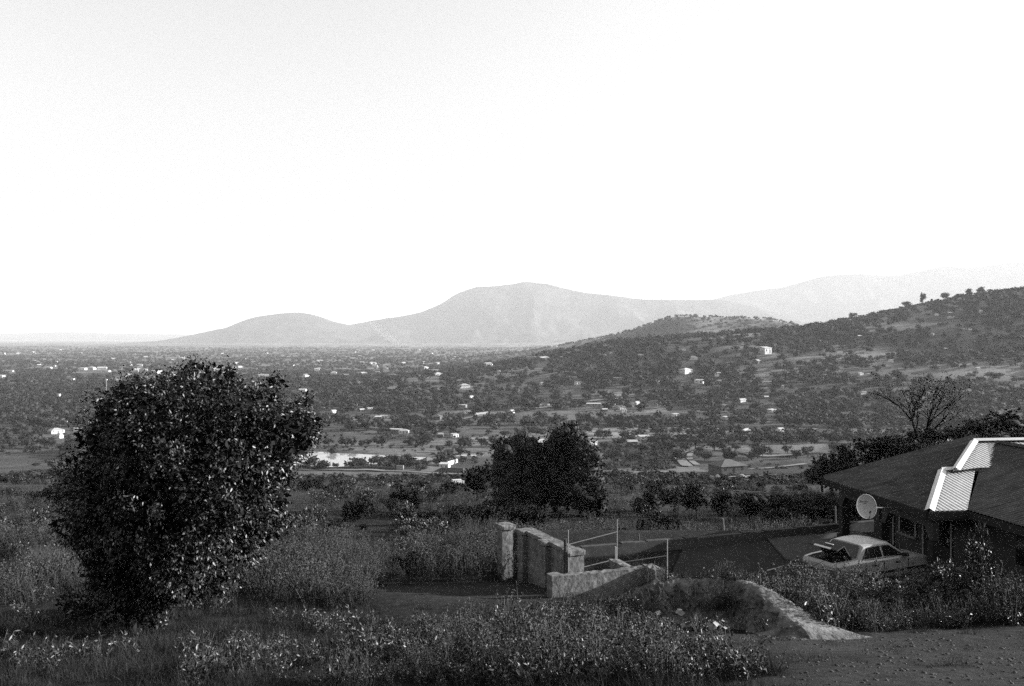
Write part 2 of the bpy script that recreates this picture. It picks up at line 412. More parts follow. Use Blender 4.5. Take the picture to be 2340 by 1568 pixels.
road('track', [(1575, 1030), (1556, 1036), (1548, 1046), (1560, 1058), (1572, 1068)], 5)
road('track', [(1600, 1030), (1580, 1037), (1572, 1046), (1580, 1056), (1592, 1066)], 3)
road('track', [(1770, 1008), (1810, 998), (1850, 988), (1862, 982)], 4)
road('track', [(1640, 1029), (1690, 1036), (1740, 1046), (1800, 1044), (1860, 1036)], 4)
road('track', [(1360, 1086), (1470, 1082), (1560, 1078), (1620, 1080), (1750, 1072), (1840, 1062)], 3)
road('track', [(1440, 1100), (1600, 1096), (1780, 1090), (1900, 1084)], 3)
road('track', [(1090, 1010), (1200, 1002), (1330, 990), (1500, 982)], 3)

# mountains and far ridge
def mountain(name, yc, wy, uv, nz, seed, zb=-80):
    X = np.array([(u - CU) / FPX * yc for u, v in uv]); Z = np.array([CAMZ - (v - CV) / FPX * yc for u, v in uv])
    xd = np.linspace(X[0], X[-1], 500); zd = np.interp(xd, X, Z); kw = np.hanning(23); kw /= kw.sum(); zd[12:-12] = np.convolve(zd, kw, 'same')[12:-12]; zd = zd + fbm(xd / 260, xd * 0, 4, seed + 9) * 22; X, Z = xd, zd
    xs = np.linspace(X[0], X[-1], 420); ys = np.linspace(yc - 2.4 * wy, yc + 2.0 * wy, 90)
    gx, gy = np.meshgrid(xs, ys)
    cr = np.interp(gx + fbm(gx / 900, gy / 900, 3, seed) * 900 * np.abs((gy - yc) / wy), X, Z)
    t = np.abs(gy - yc) / wy
    s = np.where(t < 1, (1 - t * .75), .25 * np.clip((2.4 - t) / 1.4, 0, 1)); s = s ** 1.15
    z = zb + (cr - zb) * s + -np.abs(fbm(gx / 900, gy / 1700, 5, seed + 3)) * 2.2 * nz * np.clip(t * 2, 0.06, 1) * (cr - zb) / 600
    z = z - 130 * sstep(.85, 1.7, t)
    V = np.stack([gx, gy, z], -1).reshape(-1, 3); ny, nx = gx.shape
    i = np.arange((ny - 1) * (nx - 1)); r, c = i // (nx - 1), i % (nx - 1); a = r * nx + c
    return struct(link(bpy.data.objects.new(name, mesh_np(name, V, np.stack([a, a + 1, a + nx + 1, a + nx], -1), M['far_land'], True))))
M['far_land'] = mat('far_land', .015, .11, .0035, 1, 0, detail=8)
mountain('mountain', 12500, 1900, [(700, 790), (780, 745), (860, 730), (960, 714), (1010, 690), (1050, 664), (1090, 651), (1130, 653), (1165, 645), (1200, 640), (1260, 648),
         (1330, 664), (1400, 673), (1450, 680), (1550, 684), (1640, 680), (1720, 700), (1850, 735), (2000, 790)], 260, 40)
mountain('hill', 11500, 1200, [(330, 792), (420, 770), (520, 747), (560, 730), (600, 719), (650, 714), (690, 712), (720, 717), (760, 733), (830, 748), (900, 765), (980, 790)], 160, 50)
mountain('ridge', 15200, 2100, [(1350, 790), (1500, 720), (1600, 690), (1680, 668), (1740, 660), (1800, 652), (1860, 634), (1900, 622), (1950, 620), (2040, 624), (2120, 610), (2180, 604),
         (2240, 606), (2340, 592), (2500, 600), (2800, 640), (3000, 780)], 300, 60)
mountain('ridge', 19000, 1600, [(-300, 775), (0, 762), (150, 758), (300, 762), (450, 764), (600, 775)], 60, 70)

# ================================================================ VEGETATION KIT
def unit(a): return a / (np.linalg.norm(a, axis=-1, keepdims=True) + 1e-9)
def leaves(P, D, L, Wd, rng=NR, fold=.3):
    n = len(P); D = unit(D); S = unit(np.cross(D, unit(rng.normal(size=(n, 3))))); Nn = np.cross(D, S)
    L = np.broadcast_to(L, (n,))[:, None]; Wd = np.broadcast_to(Wd, (n,))[:, None]
    mid = P + D * L * .45 + Nn * Wd * fold
    V = np.stack([P, mid + S * Wd / 2 - Nn * Wd * fold * .6, P + D * L, mid - S * Wd / 2 - Nn * Wd * fold * .6], 1).reshape(-1, 3)
    b = np.arange(n)[:, None] * 4
    F = np.concatenate([b + [0, 1, 2], b + [0, 2, 3]], 1).reshape(-1, 3)
    return V, F
def blades(P, D, L, Wd, rng=NR, bend=.5):
    n = len(P); D = unit(D); S = unit(np.cross(D, rng.normal(size=(n, 3)))); L = np.broadcast_to(L, (n,))[:, None]; Wd = np.broadcast_to(Wd, (n,))[:, None]
    side = rng.normal(size=(n, 3)) * [1, 1, 0]; m1 = P + D * L * .5 + side * L * bend * .12; tip = P + D * L * .95 + side * L * bend * .4
    V = np.stack([P - S * Wd / 2, P + S * Wd / 2, m1 + S * Wd * .4, m1 - S * Wd * .4, tip], 1).reshape(-1, 3)
    b = np.arange(n)[:, None] * 5
    F = np.concatenate([b + [0, 1, 2], b + [0, 2, 3], b + [3, 2, 4]], 1).reshape(-1, 3)
    return V, F
def join(parts):
    Vs, Fs, MI, o = [], [], [], 0
    for V, F, mi in parts:
        Vs.append(V); Fs.append(F + o); MI.append(np.full(len(F), mi)); o += len(V)
    return np.concatenate(Vs), np.concatenate(Fs), np.concatenate(MI)
def tris_of(mb):
    F = []
    for f in mb.f:
        for k in range(1, len(f) - 1): F.append((f[0], f[k], f[k + 1]))
    return np.array(mb.v, float), np.array(F)
def ico(sub):
    import bmesh
    bm = bmesh.new(); bmesh.ops.create_icosphere(bm, subdivisions=sub, radius=1)
    V = np.array([v.co[:] for v in bm.verts]); F = np.array([[v.index for v in f.verts] for f in bm.faces]); bm.free(); return V, F
ICO1, ICO2 = ico(1), ico(2)
def weed_mesh(name, n_stem, hgt, spread, leaf_l, leaf_w, per, mats, seed, flower=0):
    r = np.random.default_rng(seed); parts = []; stem = MB(); P, D = [], []
    FP = []
    for s in range(n_stem):
        b = r.normal(size=2) * spread * .45; h = hgt * r.uniform(.55, 1.1); lean = r.normal(size=2) * .28 * h
        p0, p1, p2 = np.array([b[0], b[1], -.05]), np.array([b[0] + lean[0] * .4, b[1] + lean[1] * .4, h * .55]), np.array([b[0] + lean[0], b[1] + lean[1], h])
        stem.tube([p0, p1, p2], [.006, .005, .003], 3)
        t = r.uniform(.15, 1, per)[:, None]; q = (1 - t) ** 2 * p0 + 2 * t * (1 - t) * p1 + t * t * p2
        P.append(q); d = r.normal(size=(per, 3)) + [0, 0, .35]; D.append(d)
        if flower: FP.append(p2)
    V, F = tris_of(stem); parts.append((V, F, 1))
    P = np.concatenate(P); D = np.concatenate(D)
    V, F = leaves(P, D, leaf_l * r.uniform(.6, 1.3, len(P)), leaf_w * r.uniform(.7, 1.3, len(P)), r); parts.append((V, F, 0))
    if flower:
        FP = np.repeat(np.array(FP), 7, 0) + r.normal(size=(len(FP) * 7, 3)) * .02
        V, F = leaves(FP, r.normal(size=FP.shape) + [0, 0, .8], .045, .03, r); parts.append((V, F, 2 if len(mats) > 2 else 1))
    V, F, mi = join(parts); return mesh_np(name, V, F, mats, False, mi)
def grass_mesh(name, n, hgt, spread, mats, seed, lean=.35, w=.007):
    r = np.random.default_rng(seed); b = np.concatenate([r.normal(size=(n, 2)) * spread, np.full((n, 1), -.03)], 1)
    d = np.concatenate([r.normal(size=(n, 2)) * lean, np.ones((n, 1))], 1)
    V, F = blades(b, d, hgt * r.uniform(.5, 1.15, n), w, r); return mesh_np(name, V, F, mats)
def bush_mesh(name, nl, rad, hgt, ll, lw, m, seed, twig=True, nblob=9):
    """leafy bush about rad wide and hgt tall: twigs and leaves through its volume"""
    r = np.random.default_rng(seed); parts = []
    bl = np.concatenate([r.normal(size=(nblob, 2)) * rad * .42, r.uniform(.3, .85, (nblob, 1)) * hgt], 1); br = r.uniform(.28, .5, nblob) * rad
    P = []
    k = r.integers(0, nblob, nl); d = unit(r.normal(size=(nl, 3))); P = bl[k] + d * (br[k] * r.uniform(.45, 1.08, nl) ** .6)[:, None] * [1, 1, .9]
    P[:, 2] = np.abs(P[:, 2])
    D = d * .8 + r.normal(size=(nl, 3)) * .7 + [0, 0, .25]
    V, F = leaves(P, D, ll * r.uniform(.6, 1.3, nl), lw * r.uniform(.7, 1.3, nl), r); parts.append((V, F, 0))
    if twig:
        mb = MB()
        for i in range(nblob):
            c = bl[i]; mb.tube([(r.normal() * .05, r.normal() * .05, -.05), tuple(c * [.5, .5, .6]), tuple(c)], [.02 * rad, .014 * rad, .006 * rad], 4)
            for _ in range(5):
                e = c + unit(r.normal(size=3)) * br[i] * .95; mb.tube([tuple(c * [.8, .8, .85]), tuple(e)], [.008 * rad, .003 * rad], 3)
        V, F = tris_of(mb); parts.append((V, F, 1))
    V, F, mi = join(parts); return mesh_np(name, V, F, [m, M['bark']], False, mi)
def crown_mesh(name, ncard, card, m, seed, shape=(.5, .5, .38), zc=.62, nblob=8, core=ICO1, corescale=.86):
    """crown of a tree one unit tall"""
    r = np.random.default_rng(seed); parts = []
    bl = r.uniform(-1, 1, (nblob * 6, 3)); bl = bl[np.linalg.norm(bl, axis=1) < 1][:nblob] * shape * .72 + [0, 0, zc]
    nb = len(bl); br = r.uniform(.34, .55, nb) * min(shape[0], shape[2] * 1.2)
    for i in range(nb):
        V, F = core; V = V * (br[i] * corescale * (1 + .28 * r.normal(size=(len(V), 1)))) * [1, 1, .85] + bl[i]; parts.append((V, F, 0))
    k = r.integers(0, nb, ncard); d = unit(r.normal(size=(ncard, 3)) + [0, 0, .2])
    P = bl[k] + d * (br[k] * r.uniform(.75, 1.1, ncard))[:, None]
    V, F = leaves(P, d + r.normal(size=(ncard, 3)) * .8, card * r.uniform(.6, 1.4, ncard), card * .6 * r.uniform(.6, 1.3, ncard), r); parts.append((V, F, 0))
    V, F, mi = join(parts); return mesh_np(name, V, F, [m], False)
def gum_mesh(name, m, seed):
    r = np.random.default_rng(seed); parts = []; n = 26
    z = np.linspace(.12, .95, n); rad = .165 * np.clip((1.0 - z) / .18, 0, 1) ** .7 * r.uniform(.75, 1.25, n)
    C = np.column_stack([r.normal(size=n) * .035, r.normal(size=n) * .035, z])
    for i in range(n):
        V, F = ICO1; parts.append((V * (rad[i] * .7 * (1 + .3 * r.normal(size=(len(V), 1)))) * [1, 1, .8] + C[i], F, 0))
    k = r.integers(0, n, 1500); d = unit(r.normal(size=(1500, 3)) * [1, 1, .6]); P = C[k] + d * (rad[k] * r.uniform(.6, 1.15, 1500))[:, None] * [1, 1, .5]
    V, F = leaves(P, d * .5 + r.normal(size=(1500, 3)) * .5 + [0, 0, .3], .05 * r.uniform(.6, 1.4, 1500), .022, r); parts.append((V, F, 0))
    V, F, mi = join(parts); return mesh_np(name, V, F, [m], False)
def trunk_mesh(name, seed, h=.55, r0=.035, m='bark'):
    r = random.Random(seed); mb = MB()
    top = (r.uniform(-.05, .05), r.uniform(-.05, .05), h)
    mb.tube([(0, 0, -.06), (r.uniform(-.03, .03), r.uniform(-.03, .03), h * .5), top], [r0 * 1.2, r0 * .8, r0 * .5], 6)
    for _ in range(4):
        a = r.uniform(0, 6.28); mb.tube([(0, 0, h * r.uniform(.4, .7)), (math.cos(a) * .16, math.sin(a) * .16, h + .12)], [r0 * .5, r0 * .2], 4)
    return mb.mesh(name, M[m])
def scatter(name, loc, scl, rot, idx, protos, label, cat):
    """one mass of growth nobody could count: prototypes on points"""
    pc = bpy.data.collections.new(name + '_kinds')
    for k, me in enumerate(protos):
        o = bpy.data.objects.new('%s_kind_%02d' % (name, k), me); pc.objects.link(o)
    n = len(loc); me = bpy.data.meshes.new(name); me.vertices.add(n); me.vertices.foreach_set('co', np.asarray(loc, np.float32).ravel())
    a = me.attributes.new('scl', 'FLOAT_VECTOR', 'POINT'); a.data.foreach_set('vector', np.asarray(scl, np.float32).ravel())
    a = me.attributes.new('rot', 'FLOAT_VECTOR', 'POINT'); a.data.foreach_set('vector', np.asarray(rot, np.float32).ravel())
    a = me.attributes.new('kin', 'INT', 'POINT'); a.data.foreach_set('value', np.asarray(idx, np.int32).ravel())
    o = link(bpy.data.objects.new(name, me))
    g = bpy.data.node_groups.new(name, 'GeometryNodeTree')
    g.interface.new_socket('Geometry', in_out='INPUT', socket_type='NodeSocketGeometry'); g.interface.new_socket('Geometry', in_out='OUTPUT', socket_type='NodeSocketGeometry')
    N, L = g.nodes, g.links
    gi, go = N.new('NodeGroupInput'), N.new('NodeGroupOutput')
    ip = N.new('GeometryNodeInstanceOnPoints'); ci = N.new('GeometryNodeCollectionInfo'); ci.inputs['Collection'].default_value = pc
    ci.inputs['Separate Children'].default_value = True; ci.inputs['Reset Children'].default_value = True
    def na(nm, ty):
        q = N.new('GeometryNodeInputNamedAttribute'); q.data_type = ty; q.inputs['Name'].default_value = nm; return q.outputs['Attribute']
    L.new(gi.outputs[0], ip.inputs['Points']); L.new(ci.outputs[0], ip.inputs['Instance']); ip.inputs['Pick Instance'].default_value = True
    L.new(na('kin', 'INT'), ip.inputs['Instance Index']); L.new(na('scl', 'FLOAT_VECTOR'), ip.inputs['Scale']); L.new(na('rot', 'FLOAT_VECTOR'), ip.inputs['Rotation'])
    L.new(ip.outputs[0], go.inputs[0])
    md = o.modifiers.new('growth', 'NODES'); md.node_group = g
    return stuff(o, label, cat)

# ================================================================ THE HOUSE ON THE RIGHT
HX, HY = 13.44, 29.24                       # near eave corner
E_R, E_D = Vector((.991, .135, 0)), Vector((-.135, .991, 0))    # s: to the right, w: away from the camera
house = empty('house', (HX, HY, 0), math.atan2(.135, .991))
tag(house, 'single storey house with dark corrugated hip roof and shaded porch beside the car', 'house')
# local coordinates of the house are (s, w, z)
def corrugated(name, poly, zf, along, m, pitch=.17, amp=.022, ext=None):
    """ribbed sheet cut to a polygon in (s, w); ribs run along axis 'along'"""
    px = [p[0] for p in poly]; py = [p[1] for p in poly]
    a0, a1 = (min(py), max(py)) if along == 's' else (min(px), max(px))
    def span(c):
        xs = []
        n = len(poly)
        for i in range(n):
            (x0, y0), (x1, y1) = poly[i], poly[(i + 1) % n]
            if along == 's': x0, y0, x1, y1 = y0, x0, y1, x1
            if (x0 - c) * (x1 - c) <= 0 and x0 != x1: xs.append(y0 + (y1 - y0) * (c - x0) / (x1 - x0))
        return (min(xs), max(xs)) if len(xs) > 1 else None
    mb = MB(); prev = None; c = a0 + .001; k = 0
    prof = [(0, 0), (.35, 0), (.5, 1), (.85, 1)]
    cs = []
    n = int((a1 - a0) / pitch) + 1
    for i in range(n + 1):
        for f, h in prof:
            cc = a0 + .002 + (i + f) * pitch
            if cc < a1 - .002: cs.append((cc, h))
    for cc, h in cs:
        sp = span(cc)
        if sp is None: prev = None; continue
        row = []
        for q in sp:
            s, w = (q, cc) if along == 's' else (cc, q)
            row.append((s, w, zf(s, w) + h * amp))
        if prev: mb.add([prev[0], prev[1], row[1], row[0]], [(0, 1, 2, 3)])
        prev = row
    return mb.build(name, M[m], house)
EZ = 2.3
z1 = lambda s, w: EZ + .235 * s                       # left facing slope
z2s = lambda s, w: EZ + .186 * w                      # camera facing slope, lower block
z2m = lambda s, w: EZ + .15 + .186 * w
z3 = lambda s, w: EZ + .235 * (s - 1.32)
corrugated('roof_slope', [(0, 4.12), (0, 7.24), (6.6, 7.3), (6.08, 6.52), (3.19, 3.30), (2.85, 3.9)], z1, 's', 'grey_roof')
corrugated('roof_slope', [(-.10, -.03), (-.10, 4.12), (2.85, 3.9), (2.85, 3.7)], lambda s, w: z1(s, w) + .07, 's', 'grey_roof')
corrugated('roof_slope', [(0, 0), (2.85, 3.7), (3.3, 3.7), (4.2, 3.75), (1.32, 0)], lambda s, w: z2s(s, w) + .05, 'w', 'metal')  # sunlit slope of the dark roof: its brightness is put into the colour
corrugated('roof_slope', [(3.0, 3.3), (6.08, 6.52), (9.5, 6.52), (9.5, 3.6), (4.2, 3.6)], lambda s, w: z2m(s, w) + .03, 'w', 'metal')  # main block likewise: sunlight painted in as a paler sheet
corrugated('roof_slope', [(1.32, -.02), (1.32, -9.0), (7.0, -9.0), (7.0, 6.4), (6.2, 6.0)], lambda s, w: z3(s, w) + .07, 's', 'grey_roof')
mb = MB(); mb.add([(6.08, 6.52, 3.75), (12, 6.52, 3.75), (12, 9.5, 3.0), (7.4, 9.5, 3.0), (6.6, 7.3, 3.8)], [(0, 1, 2, 3, 4)]); mb.build('roof_slope', M['grey_roof'], house)
mb = MB(); mb.add([(7.0, -9, 3.66), (7.0, 6.4, 3.66), (12.6, 6.4, 2.3), (12.6, -9, 2.3)], [(0, 1, 2, 3)]); mb.build('roof_slope', M['grey_roof'], house)
def cap(pts, w=.17, m='metal', name='ridge_cap'):
    """folded sheet along a hip or ridge"""
    mb = MB()
    for a, b in zip(pts[:-1], pts[1:]):
        a, b = Vector(a), Vector(b); d = (b - a).normalized(); sd = d.cross(Vector((0, 0, 1))).normalized()
        mb.add([a + sd * w + Vector((0, 0, -.02)), b + sd * w + Vector((0, 0, -.02)), b + Vector((0, 0, .07)), a + Vector((0, 0, .07)),
                a - sd * w + Vector((0, 0, -.02)), b - sd * w + Vector((0, 0, -.02))], [(0, 1, 2, 3), (3, 2, 5, 4)])
    return mb.build(name, M[m], house)
cap([(-.02, -.03, EZ + .1), (2.87, 3.72, EZ + .80)], .15)
cap([(2.83, 3.72, EZ + .82), (3.35, 3.74, EZ + .83)], .16)
cap([(3.12, 3.30, EZ + .87), (6.1, 6.54, EZ + 1.50)], .15)
cap([(6.05, 6.54, EZ + 1.52), (12, 6.54, EZ + 1.52)], .09)
cap([(.0, 4.13, EZ + .08), (2.87, 3.9, EZ + .74)], .09, 'grey_roof', 'verge_flashing')
cap([(0, 7.25, EZ + .03), (6.6, 7.3, EZ + 1.58)], .12, 'grey_roof', 'verge_flashing')
cap([(7.0, -9, EZ + 1.45), (7.0, 6.4, EZ + 1.45)], .18, 'grey_roof')
def bx(name, m, s0, s1, w0, w1, za, zb, parent=None):
    return MB().box(s0, s1, w0, w1, za, zb).build(name, M[m], parent or house)
bx('fascia', 'dark_wood', -.03, .0, 4.1, 7.25, EZ - .22, EZ + .0)
bx('fascia', 'dark_wood', -.14, -.105, -.03, 4.1, EZ - .18, EZ + .06)
bx('fascia', 'dark_wood', -.1, 1.30, -.07, -.035, EZ - .2, EZ + .04)
bx('fascia', 'dark_wood', 1.28, 1.31, -9, -.08, EZ - .2, EZ + .04)
bx('soffit', 'house_wall', .0, 1.58, .0, 7.2, EZ - .26, EZ - .23)
# porch beam with sloping brackets, columns with flared base
def beam(w0, w1, name='porch_beam'):
    mb = MB(); b = .55; zt, zb = EZ - .262, EZ - .52
    prof = [(w0, zt), (w1, zt), (w1, zb - .42), (w1 - .18, zb - .42), (w1 - .45, zb), (w0 + .45, zb), (w0 + .18, zb - .42), (w0, zb - .42)]
    n = len(prof); mb.add([(.2, w, z) for w, z in prof] + [(.42, w, z) for w, z in prof], [tuple(range(n)), tuple(range(n, 2 * n))[::-1]] + [(i, n + i, n + (i + 1) % n, (i + 1) % n) for i in range(n)])
    return mb.build(name, M['house_wall'], house)
beam(.15, 3.2); beam(3.4, 6.3)
def column(s, w):
    mb = MB(); mb.box(s - .15, s + .15, w - .15, w + .15, .3, EZ - .97); mb.box(s - .2, s + .2, w - .2, w + .2, .15, .3); mb.box(s - .28, s + .28, w - .28, w + .28, -.05, .15)
    return mb.build('column', M['dark_wood'], house)
column(.31, 6.12); column(.31, 3.3); column(.31, .22)
# walls, doors and windows of the porch
bx('wall', 'house_wall', 1.62, 1.84, .5, 6.25, -.05, EZ + .1)
bx('wall', 'house_wall', 1.85, 9.0, 6.03, 6.25, -.05, EZ + .3)
bx('wall', 'house_wall', 1.85, 2.16, .5, .72, -.05, EZ + .1)
bx('wall', 'house_wall', 2.17, 2.39, -8.6, .72, -.05, EZ + .2)
bx('wall', 'house_wall', 9.0, 9.2, -8.6, 8, -.05, EZ + .2)
bx('wall', 'house_wall', 2.4, 9.0, -8.8, -8.6, -.05, EZ + .2)
def door(w0, w1, z0=.05, z1_=2.0, win=False):
    d = bx('window' if win else 'door', 'dark_wood', 1.585, 1.618, w0, w1, z0, z1_)
    for a, b in ((w0, w0 + .07), (w1 - .07, w1)): bx('frame', 'pale_frame', 1.555, 1.583, a, b, z0, z1_, d)
    bx('frame', 'pale_frame', 1.555, 1.583, w0 + .07, w1 - .07, z1_ - .07, z1_, d)
    bx('pane', 'glass', 1.565, 1.583, w0 + .12, w1 - .12, z0 + (.75 if not win else .1), z1_ - .12, d)
    if not win: MB().box(1.53, 1.56, w0 + .14, w0 + .2, 1.0, 1.12).build('handle', M['steel'], d)
    else: bx('sill', 'concrete', 1.50, 1.583, w0 - .05, w1 + .05, z0 - .08, z0, d)
door(4.75, 5.6); door(3.3, 4.4, .75, 1.85, True); door(1.2, 2.9, .05, 2.0)
bx('window', 'glass', 2.14, 2.168, -2.6, -1.2, .9, 1.9); bx('window', 'glass', 2.14, 2.168, -5.8, -4.4, .9, 1.9)
# yard surfaces
def slab(name, pts, z, m):
    n = len(pts); mb = MB(); mb.add([(x, y, z) for x, y in pts] + [(x, y, z - .25) for x, y in pts], [tuple(range(n))] + [(i, n + i, n + (i + 1) % n, (i + 1) % n) for i in range(n)])
    return mb.build(name, M[m])
def loc_w(s, w): p = Vector((HX, HY, 0)) + E_R * s + E_D * w; return (p.x, p.y)
struct(slab('pavement', [loc_w(-3.3, 3.4), loc_w(1.6, -.6), loc_w(1.6, 7.5), loc_w(-2.6, 6.6)], .10, 'slab'))
struct(slab('paved_yard', [(5.0, 29.3), (9.6, 27.9), (12.4, 28.2), loc_w(-3.35, 3.4), loc_w(-2.65, 6.5), (6.4, 34.0)], .04, 'paving'))
# low wall round the back of the yard
def long_wall(name, pts, th, h, m, z0=-.5):
    mb = MB()
    for (a, b) in zip(pts[:-1], pts[1:]):
        a, b = Vector((*a, 0)), Vector((*b, 0)); d = (b - a).normalized(); n = Vector((-d.y, d.x, 0)) * th / 2; L = (b - a).length; k = max(2, int(L / .5))
        for i in range(k):
            p, q = a + d * L * i / k, a + d * L * (i + 1) / k; t0 = h + .03 * math.sin(i * 1.7) * (i % 3 - 1); 
            mb.add([p - n + Vector((0,0,z0)), q - n + Vector((0,0,z0)), q + n + Vector((0,0,z0)), p + n + Vector((0,0,z0)), p - n + Vector((0,0,t0)), q - n + Vector((0,0,t0)), q + n + Vector((0,0,t0)), p + n + Vector((0,0,t0))],
                   [(4,5,6,7),(0,1,5,4),(2,3,7,6)] + ([(3,0,4,7)] if i == 0 else []) + ([(1,2,6,5)] if i == k - 1 else []))
    return mb.build(name, M[m])
tag(long_wall('low_wall', [(2.5, 33.0), (7.5, 34.7), (12.2, 36.6), (14.6, 37.5), (19.0, 39.1)], .25, .36, 'kerb', -1.6), 'long low dark kerb wall along the back edge of the yard', 'wall')
tag(long_wall('low_wall', [(4.9, 28.5), (7.2, 27.9), (9.4, 27.3)], .22, .14, 'kerb', -.6), 'low kerb along the near edge of the paved yard', 'wall')

# satellite dish on an arm under the eave
def dish():
    D0 = 30.0; c = Vector(((1977 - CU) / FPX * D0, D0, CAMZ - (1158 - CV) / FPX * D0))
    root = tag(empty('satellite_dish', c), 'round pale grey satellite dish on an arm beside the house eave', 'satellite dish')
    n = Vector((.14, -.96, .22)).normalized(); root.rotation_euler = n.to_track_quat('Z', 'Y').to_euler()
    rx, ry = .345, .39; nr, na = 8, 40; V = [(0, 0, 0)]; F = []
    for i in range(1, nr + 1):
        for k in range(na):
            a = 2 * math.pi * k / na; t = i / nr; V.append((rx * t * math.cos(a), ry * t * math.sin(a), .09 * t * t))
    for k in range(na): F.append((0, 1 + k, 1 + (k + 1) % na))
    for i in range(nr - 1):
        for k in range(na): F.append((1 + i * na + k, 1 + (i + 1) * na + k, 1 + (i + 1) * na + (k + 1) % na, 1 + i * na + (k + 1) % na))
    mb = MB(); mb.add(V, F); r = mb.build('reflector', M['dish'], root, True)
    md = r.modifiers.new('thickness', 'SOLIDIFY'); md.thickness = .012; md.offset = -1
    mb = MB(); mb.tube([(rx * 1.01 * math.cos(t), ry * 1.01 * math.sin(t), .09) for t in [2 * math.pi * k / 40 for k in range(41)]], .012, 5); mb.build('rim', M['dish'], root, True)
    # worn printed marks, too faded to read
    GL = []
    def stroke(x0, y0, x1, y1, w=.011):
        nonlocal mb
        d = Vector((x1 - x0, y1 - y0, 0)).normalized(); s = Vector((-d.y, d.x, 0)) * w / 2
        f = lambda x, y: .09 * ((x / rx) ** 2 + (y / ry) ** 2) + .006
        P = [Vector((x0, y0, 0)) + s, Vector((x1, y1, 0)) + s, Vector((x1, y1, 0)) - s, Vector((x0, y0, 0)) - s]
        mb.add([(p.x, p.y, f(p.x, p.y)) for p in P], [(0, 3, 2, 1), ])
    def letter(nm='letter'): mb.build(nm, M['ink'], root)
    q = -.18
    for gl in ('k', 'a', 'i', 'v', 'i', 'e', 'i'):
        y0, y1 = .145, .20; mb = MB()
        if gl == 'k': stroke(q, y0, q, y1 + .01, .016); stroke(q, .17, q + .035, y1); stroke(q, .17, q + .035, y0)
        elif gl == 'a': stroke(q, y0, q, .185); stroke(q, y0, q + .03, y0); stroke(q + .03, y0, q + .03, .185); stroke(q, .185, q + .03, .185)
        elif gl == 'i': stroke(q + .01, y0, q + .01, .188)
        elif gl == 'v': stroke(q, .185, q + .015, y0); stroke(q + .015, y0, q + .03, .185)
        else: stroke(q, .165, q + .03, .165); stroke(q, y0, q, .185); stroke(q, y0, q + .03, y0)
        letter()
        q += .05 if gl != 'i' else .035
    mb = MB(); stroke(-.09, .11, .06, .114, .012); letter('small_print')
    for i in range(0): stroke(-.09 + i * .026, .108, -.075 + i * .026, .112, .008)
    for (x, y) in ((-.04, .02), (.045, .03), (-.03, -.08), (.05, -.07)): mb = MB(); stroke(x - .009, y, x + .009, y, .018); letter('bolt')
    mb = MB(); mb.tube([(.05, -.40, .05), (.0, -.34, .2), (-.06, -.22, .38)], .011, 6); mb.build('feed_arm', M['dark_wood'], root)
    mb = MB(); mb.tube([(-.06, -.22, .36), (-.07, -.19, .40), (-.075, -.17, .44)], [.02, .03, .03], 8); mb.build('receiver_head', M['dark_wood'], root)
    inv = root.rotation_euler.to_matrix().inverted(); wl = lambda x, y, z: tuple(inv @ (Vector((x, y, z)) - c))
    a = loc_w(.1, 2.0)
    mb = MB(); mb.tube([(0, 0, -.02), wl(c.x + .1, c.y + .2, c.z - .06), wl(a[0] + .1, a[1], EZ - .22)], .022, 8); mb.build('mounting_arm', M['rust'], root)
dish()

